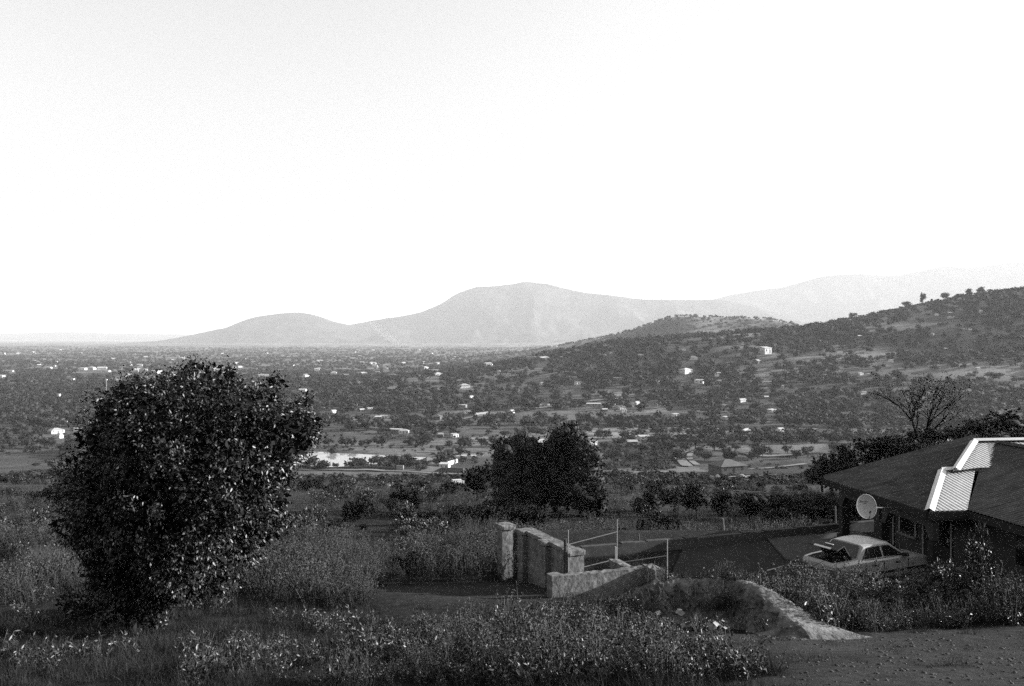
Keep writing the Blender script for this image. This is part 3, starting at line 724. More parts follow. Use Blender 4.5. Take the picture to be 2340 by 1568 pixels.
# ---------------------------------------------------------------- parked car with its boot open
def car():
    ang = math.radians(27.0)
    root = tag(empty('parked_car', (11.5, 29.5, .06), ang), 'pale old saloon car parked nose to the porch with its boot lid raised', 'car')
    # stations along x (rear -, nose +): half width, sill z, waist z, deck z
    st = [(-2.1, .62, .34, .72, .80), (-2.04, .74, .26, .80, .90), (-1.7, .80, .22, .84, .93), (-1.2, .82, .2, .86, .95), (-.6, .83, .2, .86, .93), (0, .83, .2, .85, .92),
          (.6, .83, .2, .85, .92), (.95, .83, .2, .84, .91), (1.3, .82, .2, .80, .87), (1.7, .80, .22, .75, .81), (2.02, .76, .26, .69, .74), (2.12, .66, .32, .62, .66)]
    V, F = [], []
    for (x, hw, zs, zw, zd) in st:
        boot = -2.0 < x < -1.1
        prof = [(hw * .86, zs), (hw * .97, zs + .12), (hw, .52), (hw * .985, zw), (hw * .90, zd), (hw * .76, zd + .004), (hw * .74, .45 if boot else zd + .008), (0, .45 if boot else zd + .015)]
        row = [(x, -y, z) for y, z in prof] + [(x, y, z) for y, z in prof[-2::-1]]
        V += row
    n = 15
    for i in range(len(st) - 1):
        for k in range(n - 1): F.append((i * n + k, (i + 1) * n + k, (i + 1) * n + k + 1, i * n + k + 1))
        F.append((i * n + n - 1, (i + 1) * n + n - 1, (i + 1) * n, i * n))
    F.append(tuple(range(n))); F.append(tuple((len(st) - 1) * n + k for k in range(n))[::-1])
    mb = MB(); mb.add(V, F); mb.build('body', M['car_paint'], root)
    # greenhouse: pillars and roof
    gs = [(-1.22, .70, .94, .94), (-.86, .63, .94, 1.345), (-.45, .62, .94, 1.38), (.05, .62, .93, 1.375), (.32, .61, .93, 1.34), (1.0, .71, .91, .91)]
    base = [(-1.22, .72, .945), (-.86, .775, .93), (-.45, .78, .925), (.05, .78, .92), (.32, .78, .915), (1.0, .74, .905)]
    V, F = [], []
    for (x, ry, _, zt), (_, by, bz) in zip(gs, base):
        V += [(x, -by, bz), (x, -(ry + .02), zt - .045 if zt > 1 else zt), (x, -ry + .08, zt), (x, 0, zt + (.02 if zt > 1 else .0)), (x, ry - .08, zt), (x, ry + .02, zt - .045 if zt > 1 else zt), (x, by, bz)]
    for i in range(len(gs) - 1):
        for k in range(6): F.append((i * 7 + k, (i + 1) * 7 + k, (i + 1) * 7 + k + 1, i * 7 + k + 1))
    mb = MB(); mb.add(V, F); mb.build('cabin', M['car_paint'], root, False)
    # panes laid a few millimetres proud of the cabin
    def pane(name, pts, off=(0, 0, 0), m='glass', parent=root):
        q = [Vector(p) + Vector(off) for p in pts]; mb = MB(); k = len(q); mb.add(q, [tuple(range(k)), tuple(range(k))[::-1]][:1]); return mb.build(name, M[m], parent)
    for sg in (-1, 1):
        def sd(x, f):   # point on the side of the cabin at fraction f from waist to roof rail
            xs = [g[0] for g in gs]; zt = np.interp(x, xs, [g[3] - (.045 if g[3] > 1 else 0) for g in gs]); ry = np.interp(x, xs, [g[1] + .02 for g in gs]); by = np.interp(x, xs, [b[1] for b in base]); bz = np.interp(x, xs, [b[2] for b in base])
            return (x, sg * (by + (ry - by) * f + .012), bz + (zt - bz) * f)
        def win(nm, xs_b, xs_t, m='glass', e=0.0):
            p = [sd(xs_b[0], .1), sd(xs_b[1], .1), sd(xs_t[1], .9), sd(xs_t[0], .9)]; return pane(nm, p if sg < 0 else p[::-1], (0, sg * e, 0), m)
        win('window_frame', (-1.02, .86), (-.74, .27), 'car_dark', 0)
        w = win('quarter_window', (-.93, -.72), (-.76, -.68), 'glass', .006); w = win('rear_window_pane', (-.69, -.16), (-.66, -.18), 'glass', .006); win('front_window_pane', (-.08, .74), (-.08, .24), 'glass', .006)
        for x in (-.55, .5): MB().box(x - .09, x + .09, sg * .835 - .012, sg * .835 + .012, .72, .765).build('door_handle', M['car_dark'], root)
        for x in (-.93, -.12, .98):
            MB().box(x - .008, x + .008, sg * .832 - .004, sg * .832 + .004, .28, .82).build('door_seam', M['car_dark'], root)
        MB().box(-1.9, 1.95, sg * .838 - .012, sg * .838 + .012, .46, .52).build('side_moulding', M['car_dark'], root)
        for x in (-1.32, 1.30):
            wh = empty('wheel'); wh.parent = root; wh.location = (x, sg * .72, .29)
            mb = MB(); mb.tube([(0, -.09, 0), (0, -.07, 0), (0, .07, 0), (0, .09, 0)], [.25, .29, .29, .25], 20); mb.build('tyre', M['tyre'], wh)
            mb = MB(); mb.tube([(0, sg * .06, 0), (0, sg * .1, 0)], [.18, .17], 14); mb.build('rim', M['steel'], wh)
        mb = MB(); mb.box(.72, .86, sg * .80, sg * .95, .90, 1.0) if sg < 0 else mb.box(.72, .86, .80, .95, .90, 1.0); mb.build('mirror', M['car_dark'], root)
        MB().box(2.07, 2.135, sg * .5 - .13, sg * .5 + .13, .52, .64).build('headlight', M['glass'], root)
        MB().box(-2.125, -2.05, sg * .6 - .1, sg * .6 + .1, .55, .7).build('tail_light', M['rust'], root)
    def loft(i, j, nm):     # windscreen or rear window
        a0, b0 = gs[i], gs[j]; s = .93
        p = [(a0[0] * .9 + b0[0] * .1, -a0[1] * s, a0[3] * .9 + b0[3] * .1), (a0[0] * .9 + b0[0] * .1, a0[1] * s, a0[3] * .9 + b0[3] * .1), (a0[0] * .1 + b0[0] * .9, b0[1] * s - .05, a0[3] * .1 + b0[3] * .9), (a0[0] * .1 + b0[0] * .9, -b0[1] * s + .05, a0[3] * .1 + b0[3] * .9)]
        dx = -.02 if i == 0 else .02
        pane(nm, p, (dx, 0, .03))
    loft(0, 1, 'rear_screen'); loft(5, 4, 'windscreen')
    MB().box(-2.17, -2.06, -.72, .72, .30, .46).build('bumper', M['car_dark'], root); MB().box(2.08, 2.2, -.72, .72, .28, .44).build('bumper', M['car_dark'], root)
    # raised boot lid with its tail panel and number plate strip, soft bags inside
    lid = empty('boot_lid'); lid.parent = root
    def slabp(nm, a, b, hw, th, m, par):
        a, b = Vector(a), Vector(b); d = (b - a).normalized(); nn = Vector((-d.z, 0, d.x)) * th
        mb = MB(); mb.add([a + Vector((0, -hw, 0)), b + Vector((0, -hw, 0)), b + Vector((0, hw, 0)), a + Vector((0, hw, 0)), a + nn + Vector((0, -hw, 0)), b + nn + Vector((0, -hw, 0)), b + nn + Vector((0, hw, 0)), a + nn + Vector((0, hw, 0))],
               [(0,1,2,3),(7,6,5,4),(0,4,5,1),(1,5,6,2),(2,6,7,3),(3,7,4,0)]); return mb.build(nm, M[m], par)
    slabp('lid_panel', (-1.30, 0, .98), (-1.62, 0, 1.42), .60, .03, 'car_dark', lid)
    slabp('tail_panel', (-1.63, 0, 1.42), (-1.93, 0, 1.30), .60, .03, 'car_dark', lid)
    slabp('plate_strip', (-1.90, 0, 1.335), (-1.965, 0, 1.305), .34, .02, 'plate', lid)
    slabp('plate_strip', (-1.72, -.1, 1.415), (-1.76, -.1, 1.40), .16, .02, 'plate', lid)
    for y in (-.5, .5): MB().tube([(-1.22, y, .9), (-1.28, y, 1.0), (-1.4, y, 1.1)], .012, 5).build('hinge', M['steel'], lid)
    V, F = ICO2
    for (x, y, z, sx, sy, sz) in ((-1.45, -.25, .75, .25, .28, .22), (-1.5, .25, .72, .28, .3, .2)):
        q = V * [sx, sy, sz] + [x, y, z] + NR.normal(size=V.shape) * .015; me = mesh_np('bag', q, F, M['leaf_dark'], True)
        b = obj('bag', me); b.parent = None; b.matrix_world = Matrix.Translation((11.5, 29.5, .06)) @ Matrix.Rotation(ang, 4, 'Z')
        tag(b, 'dark soft bag in the open boot, ' + ('nearer one' if y < 0 else 'farther one'), 'bag', 'bags in the car boot')
car()

# ---------------------------------------------------------------- gateway walls, all worn rendered masonry
def rough_block(L, Wd, hgt, name, m='concrete', parent=None, loc=(0,0,0), amp=.025, seed=1, res=.14, cap_over=0):
    """a rendered wall block with crumbling edges, local x along its length"""
    import bmesh
    bm = bmesh.new(); nx, ny, nz = max(2, int(L / res)), max(2, int(Wd / res)), max(2, int(hgt / res))
    def face(fn, a, b):
        g = [[bm.verts.new(fn(i / a, j / b)) for j in range(b + 1)] for i in range(a + 1)]
        for i in range(a):
            for j in range(b): bm.faces.new((g[i][j], g[i + 1][j], g[i + 1][j + 1], g[i][j + 1]))
    face(lambda s, t: (s * L, 0, t * hgt), nx, nz); face(lambda s, t: ((1 - s) * L, Wd, t * hgt), nx, nz)
    face(lambda s, t: (L, s * Wd, t * hgt), ny, nz); face(lambda s, t: (0, (1 - s) * Wd, t * hgt), ny, nz)
    face(lambda s, t: (s * L, t * Wd, hgt), nx, ny)
    bmesh.ops.remove_doubles(bm, verts=bm.verts, dist=.001); bmesh.ops.recalc_face_normals(bm, faces=bm.faces)
    c = Vector((L / 2, Wd / 2, hgt / 2)); rr = random.Random(seed)
    for v in bm.verts:
        p = v.co; e = sum([p.x < .01 or p.x > L - .01, p.y < .01 or p.y > Wd - .01, p.z > hgt - .01])
        k = (amp * (.35 if e < 2 else 1.6)) * rr.uniform(.1, 1)
        v.co = p + (c - p).normalized() * k + Vector((rr.uniform(-1, 1), rr.uniform(-1, 1), rr.uniform(-1, 1))) * amp * .3
    me = bpy.data.meshes.new(name); bm.to_mesh(me); bm.free(); me.materials.append(M[m])
    return obj(name, me, parent, loc)
W2 = math.atan2(-3.4, 1.71)                 # direction of the wing wall, towards the camera
def gateway():
    p = tag(empty('gate_pillar', (-.35, 32.45, -.62), W2), 'worn square gate pillar with chipped sunlit edge, standing alone left of the wing wall', 'pillar')
    rough_block(.48, .44, 1.82, 'shaft', parent=p, seed=3, loc=(0, -.23, 0)); rough_block(.6, .56, .16, 'cap', parent=p, loc=(-.05, -.28, 1.80), seed=4, amp=.03, res=.08)
    w = tag(empty('wing_wall', (.45, 31.75, -.68), math.atan2(-3.4, 1.5)), 'dark masonry wing wall with two buttresses and sloping pale coping', 'wall')
    rough_block(3.7, .30, 1.86, 'panel', parent=w, seed=5, loc=(0, -.10, 0))
    rough_block(3.72, .46, .12, 'coping', parent=w, seed=6, loc=(0, -.17, 1.85), amp=.03, res=.09)
    for k, x in enumerate((0.02, 1.8, 3.3)): 
        rough_block(.42, .55, 1.82 if k < 2 else 1.86, 'buttress', parent=w, seed=7 + k, loc=(x, -.30 if k < 2 else -.2, 0))
        rough_block(.5, .66, .14, 'buttress_cap', parent=w, seed=17 + k, loc=(x - .03, -.37 if k < 2 else -.26, 1.835), res=.08, amp=.03)
    f = tag(empty('front_wall', (1.22, 26.9, -.55), math.atan2(1.2, 3.12)), 'sunlit pale rendered yard wall with stained face in front of the gate', 'wall')
    rough_block(3.3, .26, 1.40, 'panel', parent=f, seed=30, loc=(0, .06, 0), res=.12)
    rough_block(.36, .42, 1.46, 'pier', parent=f, seed=31, loc=(-.05, -.02, 0)); rough_block(.34, .78, 1.47, 'pier', parent=f, seed=32, loc=(3.12, -.55, 0))
    rough_block(.30, 1.2, 1.38, 'return_wall', parent=f, seed=33, loc=(2.62, .30, 0))
gateway()
def rods(name, label, cat, parts):
    base = parts[0][1][0]; root = tag(empty(name, base), label, cat)
    for nm, pts, r_, m in parts:
        mb = MB(); mb.tube([tuple(Vector(p) - Vector(base)) for p in pts], r_, 6); mb.build(nm, M[m], root)
    return root
rods('gate_leaf', 'open gate frame of thin metal pipes behind the sunlit wall', 'gate', [
    ('post', [(1.75, 28.25, -.05), (1.75, 28.25, 1.97)], .017, 'steel'), ('hanging_post', [(1.66, 28.3, -.1), (1.66, 28.3, 1.68)], .055, 'rust'),
    ('post', [(3.5, 30.25, -.05), (3.5, 30.25, 1.90)], .017, 'steel'), ('latch_post', [(3.44, 30.2, -.1), (3.44, 30.2, 1.0)], .035, 'steel'),
    ('rail', [(1.76, 28.25, 1.52), (3.5, 30.25, 1.48)], .014, 'rust'), ('rail', [(1.76, 28.25, .70), (3.5, 30.25, .58)], .014, 'rust'), ('rail', [(1.76, 28.25, .15), (3.5, 30.25, .15)], .02, 'rust')])
rods('stay_rod', 'thin rusty rod leaning against the stout gate post', 'rod', [('rod', [(1.36, 28.2, -.1), (1.64, 28.24, 1.34)], .012, 'rust')])
rods('fence_stake', 'thin upright metal stake standing behind the right end of the sunlit wall', 'stake', [('stake', [(4.82, 28.2, -.1), (4.82, 28.2, 1.68)], .02, 'steel'), ('rail', [(3.53, 30.2, .46), (4.81, 28.2, 1.18)], .016, 'steel')])
rods('fence_stake', 'leaning wooden stake at the back kerb wall of the yard', 'stake', [('stake', [(4.86, 34.2, -.4), (4.78, 34.3, .55)], .035, 'rust')])
rods('fence_stake', 'pale leaning stump at the back kerb wall near the porch', 'stake', [('stake', [(8.9, 37.6, -2.0), (8.75, 37.7, .42)], .05, 'pale_bark')])
rods('fence_stake', 'short pale stake seen between porch column and house', 'stake', [('stake', [(14.0, 39.2, -1.5), (13.95, 39.2, .66)], .035, 'pale_bark')])

# ---------------------------------------------------------------- eroded earth bank with hanging roots
CREST, CN = [], []
def earth_bank():
    cr = [(2.45, 22.0, .85), (2.75, 22.25, 1.35), (3.1, 22.4, 1.75), (3.5, 22.4, 1.93), (4.2, 22.45, 1.96), (5.0, 22.35, 2.0), (5.5, 22.2, 2.05), (5.75, 21.7, 2.03), (5.88, 20.9, 1.95), (6.05, 20.2, 1.86), (6.25, 19.6, 1.74), (6.42, 19.1, 1.5)]
    c = np.array(cr); t = np.linspace(0, len(c) - 1, 260); P = np.stack([np.interp(t, np.arange(len(c)), c[:, k]) for k in range(3)], -1)
    for _ in range(14): P[1:-1] = (P[:-2] + 2 * P[1:-1] + P[2:]) / 4
    d = np.gradient(P[:, :2], axis=0); d /= np.linalg.norm(d, axis=1)[:, None]; n = np.stack([d[:, 1], -d[:, 0]], -1)      # outwards: towards camera / left
    o0 = [-1.5, -1.1, -.7, -.35, -.12, 0, .06, .10, .14, .18, .22, .28, .36, .48, .66, .95]; f0 = [0, .35, .72, .93, 1, 1, .97, .88, .75, .6, .46, .33, .2, .1, .02, -.1]
    kk = np.concatenate([np.arange(0, 5, .5), np.arange(5, 13, .22), np.arange(13, 15.01, .5)]); off = np.interp(kk, np.arange(16), o0); ff = np.interp(kk, np.arange(16), f0)
    V = []; seg = np.concatenate([[0], np.cumsum(np.linalg.norm(np.diff(P[:, :2], axis=0), axis=1))])
    for k, (o, f) in enumerate(zip(off, ff)):
        xy = P[:, :2] + n * o; g = zgrid(xy[:, 0], xy[:, 1]); z = g + (P[:, 2] - g) * f; face = float(np.exp(-((f - .5) / .42) ** 4)) if o > 0 else .12
        h = z * 1.0
        er = (np.abs(fbm(seg / .42 + h * .5, h / .8, 4, 91)) * -1.1 + .12 + fbm(seg / .16, h / .14, 4, 94) * .34 + fbm(seg / .05, h / .05, 3, 95) * .2) * .78
        xy = xy + n * (er * face)[:, None] + d * (fbm(seg / .2, h / .2, 3, 96) * .2 * face)[:, None]; z = z + fbm(seg / .25, np.full(len(P), o * 4), 4, 97) * .15 * (k > 3) + fbm(seg / .06, np.full(len(P), o * 12), 3, 98) * .05
        V.append(np.column_stack([xy, z]))
    V = np.stack(V); m_, q = V.shape[:2]; F = []
    for i in range(m_ - 1):
        for j in range(q - 1): F.append((i * q + j, (i + 1) * q + j, (i + 1) * q + j + 1, i * q + j + 1))
    struct(link(bpy.data.objects.new('earth_bank', mesh_np('earth_bank', V.reshape(-1, 3), np.array(F)[:, ::-1], M['earth'], False))))
    CREST.extend([(float(a), float(b_), float(c_)) for a, b_, c_ in P]); CN.extend([(float(a), float(b_)) for a, b_ in n])
    r = random.Random(5); k = 0
    mb = MB()
    for i in range(30):
        j = r.randrange(40, 210); p = P[j]; nn = n[j]; L = r.uniform(.25, .8); o = .22 + r.uniform(0, .1); z = p[2] - r.uniform(.0, .3); dx = r.uniform(-.15, .15)
        pts = [(p[0] + nn[0] * (o - .1), p[1] + nn[1] * (o - .1), z + .03)] + [(p[0] + nn[0] * (o + .05 * s) + dx * s / 4 + r.uniform(-.03, .03), p[1] + nn[1] * (o + .07 * s), z - L * s / 4) for s in range(1, 5)]
        mb.tube(pts, [.009, .008, .007, .005, .003], 4)
    stuff(mb.build('hanging_roots', M['root']), 'tangle of pale bare roots hanging down the face of the earth bank', 'roots')
    mb = MB(); mb.box(-.07, .07, -.02, .02, -.06, .06); b = mb.build('paper_scrap', M['plate']); b.location = (4.02, 21.88, 1.37); b.rotation_euler = (.3, .25, .5)
    md = b.modifiers.new('soft', 'BEVEL'); md.width = .008
    tag(b, 'small white scrap caught on the dark earth bank face', 'litter')
earth_bank()

# ================================================================ THE BIG LEAFY TREE ON THE LEFT
def big_tree():
    D0 = 20.0; s = D0 / FPX
    bx0, by0 = (285 - CU) * s, D0 + .2; zb = zg(bx0, by0)
    root = tag(empty('leafy_tree', (bx0, by0, zb)), 'big dense dark leafy tree with sunlit right side, filling the left foreground', 'tree')
    blobs = [(430, 1000, 150), (455, 890, 62), (575, 985, 112), (645, 1000, 80), (675, 1000, 48), (340, 960, 105), (265, 1010, 85), (235, 1085, 80), (420, 1110, 165), (540, 1090, 115), (600, 1060, 75),
             (300, 1140, 115), (450, 1220, 105), (400, 1290, 62), (520, 1180, 85), (225, 1150, 60), (270, 1250, 68), (492, 890, 58), (365, 930, 72), (590, 1195, 62), (480, 1300, 55), (195, 1205, 55), (630, 1085, 42), (690, 985, 38), (300, 1375, 45), (360, 1345, 52), (225, 1300, 48), (430, 1340, 40), (350, 1250, 92), (430, 1265, 78), (290, 1305, 70), (245, 1365, 52), (340, 1390, 45), (575, 1150, 62), (530, 1260, 55), (335, 1300, 55), (275, 1330, 50)]
    B = []
    for (u, v, rr) in blobs:
        for k in range(2 if rr > 95 else 1):
            dy = R.uniform(-.55, .55) * rr * s * 1.3 + (0 if rr < 95 else R.choice((-.6, .6)))
            B.append(((u - CU) * s - bx0, dy, CAMZ - (v - CV) * s - zb, rr * s))
    B0 = [b for b in B]
    for _ in range(75):
        b = R.choice(B0); dd = Vector((R.gauss(0, 1), R.gauss(0, .8), R.gauss(.1, 1))).normalized() * b[3] * R.uniform(.95, 1.2); B.append((b[0] + dd.x, b[1] + dd.y, b[2] + dd.z, R.uniform(.12, .27)))
    B = np.array([b for b in B if b[2] > .1]); r = np.random.default_rng(12)
    nt = 3600; wts = B[:, 3] ** 2; k = r.choice(len(B), nt, p=wts / wts.sum())
    d = unit(r.normal(size=(nt, 3))); T = B[k, :3] + d * (B[k, 3] * r.uniform(.35, 1.07, nt) ** .5)[:, None]
    T = T[T[:, 2] > .25]
    # trunk, limbs to the middle of the foliage masses, twigs
    mb = MB(); tr = [(0, 0, -.2), (.05, .03, .5), (.18, 0, 1.1), (.42, -.02, 1.7)]; mb.tube(tr, [.17, .13, .12, .1], 8)
    for a in range(3): mb.tube([(.0, .0, -.15), (.12 * math.cos(a * 2.2), .12 * math.sin(a * 2.2), .4), (.3 * math.cos(a * 2.2) + .2, .35 * math.sin(a * 2.2), 1.3)], [.09, .08, .06], 6)
    mb.build('trunk', M['bark'], root, True)
    mb = MB(); LP = []
    for i, b in enumerate(B[:70]):
        st = Vector(tr[1 + i % 3]); e = Vector(b[:3]); mid = st.lerp(e, .5) + Vector((R.uniform(-.15, .15), R.uniform(-.15, .15), R.uniform(.0, .25)))
        pts = [st, st.lerp(mid, .5), mid, mid.lerp(e, .5) + Vector((0, 0, .05)), e]; mb.tube(pts, [.055, .045, .034, .024, .012], 5); LP += [p[:] for p in pts[1:]]
    LP = np.array(LP)
    for p in T[::3]:
        q = LP[np.argmin(((LP - p) ** 2).sum(1))]; m_ = (p + q) / 2 + r.normal(size=3) * .05; mb.tube([tuple(q), tuple(m_), tuple(p)], [.010, .007, .003], 3)
    mb.build('limbs', M['bark'], root)
    per = 26; n = len(T) * per
    P = np.repeat(T, per, 0) + r.normal(size=(n, 3)) * [.085, .085, .10]
    out = np.repeat(d[:len(T)] if False else unit(T - [0.9, 0, 2.6]), per, 0)
    Dd = out * .6 + r.normal(size=(n, 3)) * .65 + [0, 0, -.45]
    V, F = leaves(P, Dd, .085 * r.uniform(.6, 1.35, n), .04 * r.uniform(.7, 1.2, n), r)
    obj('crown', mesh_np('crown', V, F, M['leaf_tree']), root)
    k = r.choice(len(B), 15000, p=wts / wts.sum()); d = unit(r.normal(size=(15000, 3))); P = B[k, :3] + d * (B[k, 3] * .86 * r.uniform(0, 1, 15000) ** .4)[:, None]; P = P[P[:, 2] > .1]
    V, F = leaves(P, r.normal(size=P.shape), .2, .11, r); obj('light_blocking_cards', mesh_np('light_blocking_cards', V, F, M['leaf_dark']), root)  # dark leaf cards added inside to block light and blacken the crown
big_tree()

# ================================================================ MIDDLE DISTANCE TREES
KT = [crown_mesh('crown', 650, .085, M['leaf_dark'], 100 + k, (.42, .42, .36), .6, 10, ICO1, .8) for k in range(4)]
KG = [gum_mesh('crown', M['leaf_gum'], 120 + k) for k in range(3)]
TK = [trunk_mesh('trunk', 200 + k) for k in range(3)]
def tree(name, x, y, hgt, wid, crown, label=None, cat='tree', group=None, k=0, z=None):
    t = empty(name, (x, y, zg(x, y) if z is None else z), R.uniform(0, 6.28), (wid, wid, hgt))
    obj('trunk', TK[k % 3], t); obj('crown', crown, t)
    if label: tag(t, label, cat, group)
    return t
def at(u, Y): return ((u - CU) / FPX * Y, Y)
gum = [('tall dark gum tree with the highest pointed top of the clump', 1300, 76, 968, 5), ('dark gum tree left edge of the tall clump', 1156, 75, 1003, 5), ('dark gum tree second from left in the tall clump', 1184, 78, 996, 5),
       ('dark gum tree third from left in the tall clump', 1212, 76, 1003, 5), ('dark gum tree in the middle of the tall clump', 1240, 79, 1018, 5), ('dark slender gum tree just left of the highest top', 1270, 77, 986, 4.6), ('dark gum tree right of the highest top', 1328, 75, 996, 5),
       ('lower dark gum tree at right edge of the tall clump', 1351, 73, 1022, 5)]
for i, (lb, u, Y, vt, wd) in enumerate(gum):
    x, y = at(u, Y); z = zg(x, y); ht = (CAMZ - (vt - CV) / FPX * Y - z) * 1.03
    t = tree('gum_tree', x, y, ht, wd * 1.25, KG[i % 3], lb, 'tree', 'clump of tall dark gum trees', i)
for i, (u, Y, vt, wd, lb) in enumerate([(1092, 92, 1060, 3.7, 'rounded dark tree just left of the gum tree clump'), 
        (1345, 70, 1100, 3.8, 'broad dark bushy tree under the right side of the gum clump'), (1592, 72, 1105, 2.6, 'dark upright tree in the thicket behind the yard'),
        (1650, 75, 1118, 2.8, 'dark tree right of the upright one in the thicket'), (1540, 78, 1120, 3.0, 'dark tree left end of thicket behind yard'), (1715, 68, 1128, 3.0, 'dark tree above pale stumps behind the kerb wall'),
        (1775, 66, 1130, 3.2, 'dark tree left of the porch column'), (1840, 62, 1135, 3.0, 'dark tree nearest the house eave corner'), (1905, 60, 1140, 3.2, 'dark tree seen under the house eave'), (1960, 60, 1138, 3.0, 'dark tree behind the satellite dish'),
        (1480, 74, 1125, 2.6, 'low dark tree right of the gum tree clump')]):
    x, y = at(u, Y); z = zg(x, y); ht = max(2.0, CAMZ - (vt - CV) / FPX * Y - z)
    tree('dark_tree', x, y, ht, wd * 1.15, KT[i % 4], lb, 'tree', None, i)
for i, (u, Y, vt, wd) in enumerate([(1900, 105, 1035, 5), (1950, 95, 1018, 5), (2000, 98, 1000, 5.5), (2050, 92, 990, 5), (2200, 88, 985, 5), (2250, 80, 960, 5), (2310, 84, 940, 6), (1880, 120, 1060, 4.5), (2130, 90, 1000, 5), (1930, 88, 1050, 4)]):
    x, y = at(u, Y); z = zg(x, y); ht = max(2.5, CAMZ - (vt - CV) / FPX * Y - z)
    t = tree('dark_tree', x, y, ht, wd * 1.2, KT[(i + 1) % 4], None, 'tree', None, i); pend(t, 'dark leafy tree behind the house', 'tree', 'trees behind the house')
# bare branched tree above the roof
def bare_tree():
    x, y = at(2105, 72); z = zg(x, y); root = tag(empty('bare_tree', (x, y, z)), 'spreading nearly leafless tree with dark forked branches above the house roof', 'tree')
    mb = MB(); tips = []
    r = random.Random(3)
    def grow(p, d, L, rad, lv):
        pts = [p]; q = p
        for k in range(4):
            d = (d + Vector((r.uniform(-.22, .22), r.uniform(-.22, .22), r.uniform(-.05, .12)))).normalized(); q = q + d * L / 4; pts.append(q)
        mb.tube(pts, [rad * (1 - .12 * k) for k in range(5)], 5 if lv < 2 else 3)
        if lv >= 5: tips.append(q); return
        for k in range(3 if lv < 3 else 2):
            a = r.uniform(0, 6.28); sp = r.uniform(.45, .85); nd = (d + Vector((math.cos(a) * sp, math.sin(a) * sp, r.uniform(-.1, .25)))).normalized()
            grow(pts[r.choice((2, 3, 4, 4))], nd, L * r.uniform(.6, .85), rad * .58, lv + 1)
    for k in range(4):
        a = k * 1.57 + .4; grow(Vector((0, 0, .8)), Vector((math.cos(a) * .7, math.sin(a) * .6, .8)).normalized(), 2.3, .13, 1)
    mb.tube([(0, 0, -.5), (0, 0, .4), (0, 0, 1.0)], [.3, .24, .2], 8)
    mb.build('trunk', M['core'], root)
    T = np.array([t[:] for t in tips]); rr = np.random.default_rng(4); P = np.repeat(T, 7, 0) + rr.normal(size=(len(T) * 7, 3)) * .22
    V, F = leaves(P, rr.normal(size=P.shape), .16, .09, rr); obj('crown', mesh_np('crown', V, F, M['leaf_scrub']), root)
bare_tree()
# ridge trees
for i, (u, v, hp, wp, lb) in enumerate([(2072, 684, 14, 22, 'broad round tree on the skyline, left of the tall ridge tree'), (2108, 681, 24, 16, 'tallest narrow tree standing alone on the ridge skyline'), (2130, 681, 9, 8, 'tiny bush on the skyline right of the tall ridge tree'),
        (2143, 679, 7, 12, 'low wide bush on the skyline between two ridge trees'), (2160, 677, 17, 20, 'rounded ridge tree right of the low skyline bushes'), (2196, 672, 9, 24, 'flat topped thorn tree on the ridge skyline'), (2216, 668, 14, 20, 'second flat topped ridge tree farther right'),
        (2240, 664, 13, 20, 'dark ridge tree near the right edge of skyline'), (1925, 716, 10, 14, 'small pair of crowns where the ridge line dips'), (1948, 714, 13, 22, 'dark rounded tree at the dip of the ridge line')]):
    Y = 1490.0; x = (u - CU) / FPX * Y
    ys = np.linspace(1250, 1700, 60); el = (zgrid(x / Y * ys, ys) - CAMZ) / ys; Y = float(ys[np.argmax(el)]); x = (u - CU) / FPX * Y
    tree('ridge_tree', x, Y, hp / FPX * Y * 1.25, wp / FPX * Y * 1.15, KT[i % 4], lb, 'tree', None, i, zg(x, Y) - 1)
# dry bushes and dark bushes of the slope, each one a thing
BM = [bush_mesh('foliage', 1500, 1.0, 1.25, .15, .075, M['leaf_bush'], 300 + k) for k in range(3)]
BD = [bush_mesh('foliage', 1500, 1.0, 1.1, .17, .1, M['leaf_dark'], 310 + k) for k in range(3)]
BS = [bush_mesh('foliage', 2600, .55, .95, .085, .032, M['leaf_weed'], 320 + k, True, 14) for k in range(4)]
placed = []
def in_drive(x, y): return abs((x + 1.3) / 3.0) ** 3 + abs((y - 28.2) / 3.0) ** 3 < 1.0
def bush_ok(x, y):
    return yard_mask(np.array([x]), np.array([y]))[0] < .05
n = 0
dark_at = [(960, 1108, 1.9, .8), (1030, 1118, 1.6, .9), (820, 1180, 1.3, 1.0), (920, 1160, 1.6, 1.2), (1060, 1195, 1.5, .9), (1110, 1190, 1.5, .9), (990, 1205, 1.2, .9), (1180, 1192, 1.2, .8), (700, 1110, 1.6, 1.0), (760, 1115, 1.4, .9), (130, 1150, 1.8, 1.3), (120, 1080, 2.2, 1.3)]
for i, (u, v, rw, rh) in enumerate(dark_at):
    x, y, z = hit(u, v + 12); y2 = min(y, 150)
    b = empty('bush', (x, y, zg(x, y)), R.uniform(0, 6), (rw, rw, rh * 1.3)); obj('foliage', BD[i % 3], b); pend(b, 'rounded dark slope bush', 'bush', 'dark bushes on the slope')
while n < 150:
    Y = math.exp(R.uniform(math.log(40), math.log(170))); u = R.uniform(-50, 2400); x, y = at(u, Y)
    if not bush_ok(x, y) or (x > 12 and y < 46) or (620 < u < 1050 and Y < 46): continue
    if Y < 60 and -1.5 < x < 3.5: continue
    sc = R.uniform(.5, 1.0) * (1 + .004 * Y); dk = R.random() < (.65 if u > 1380 else .28)
    b = empty('bush', (x, y, zg(x, y) - .1), R.uniform(0, 6), (sc, sc, sc * R.uniform(.75, 1.15))); obj('foliage', (BD if dk else BM)[n % 3], b)
    pend(b, 'dark scrub bush' if dk else 'pale scrub bush', 'bush', 'scrub bushes on the slope'); n += 1

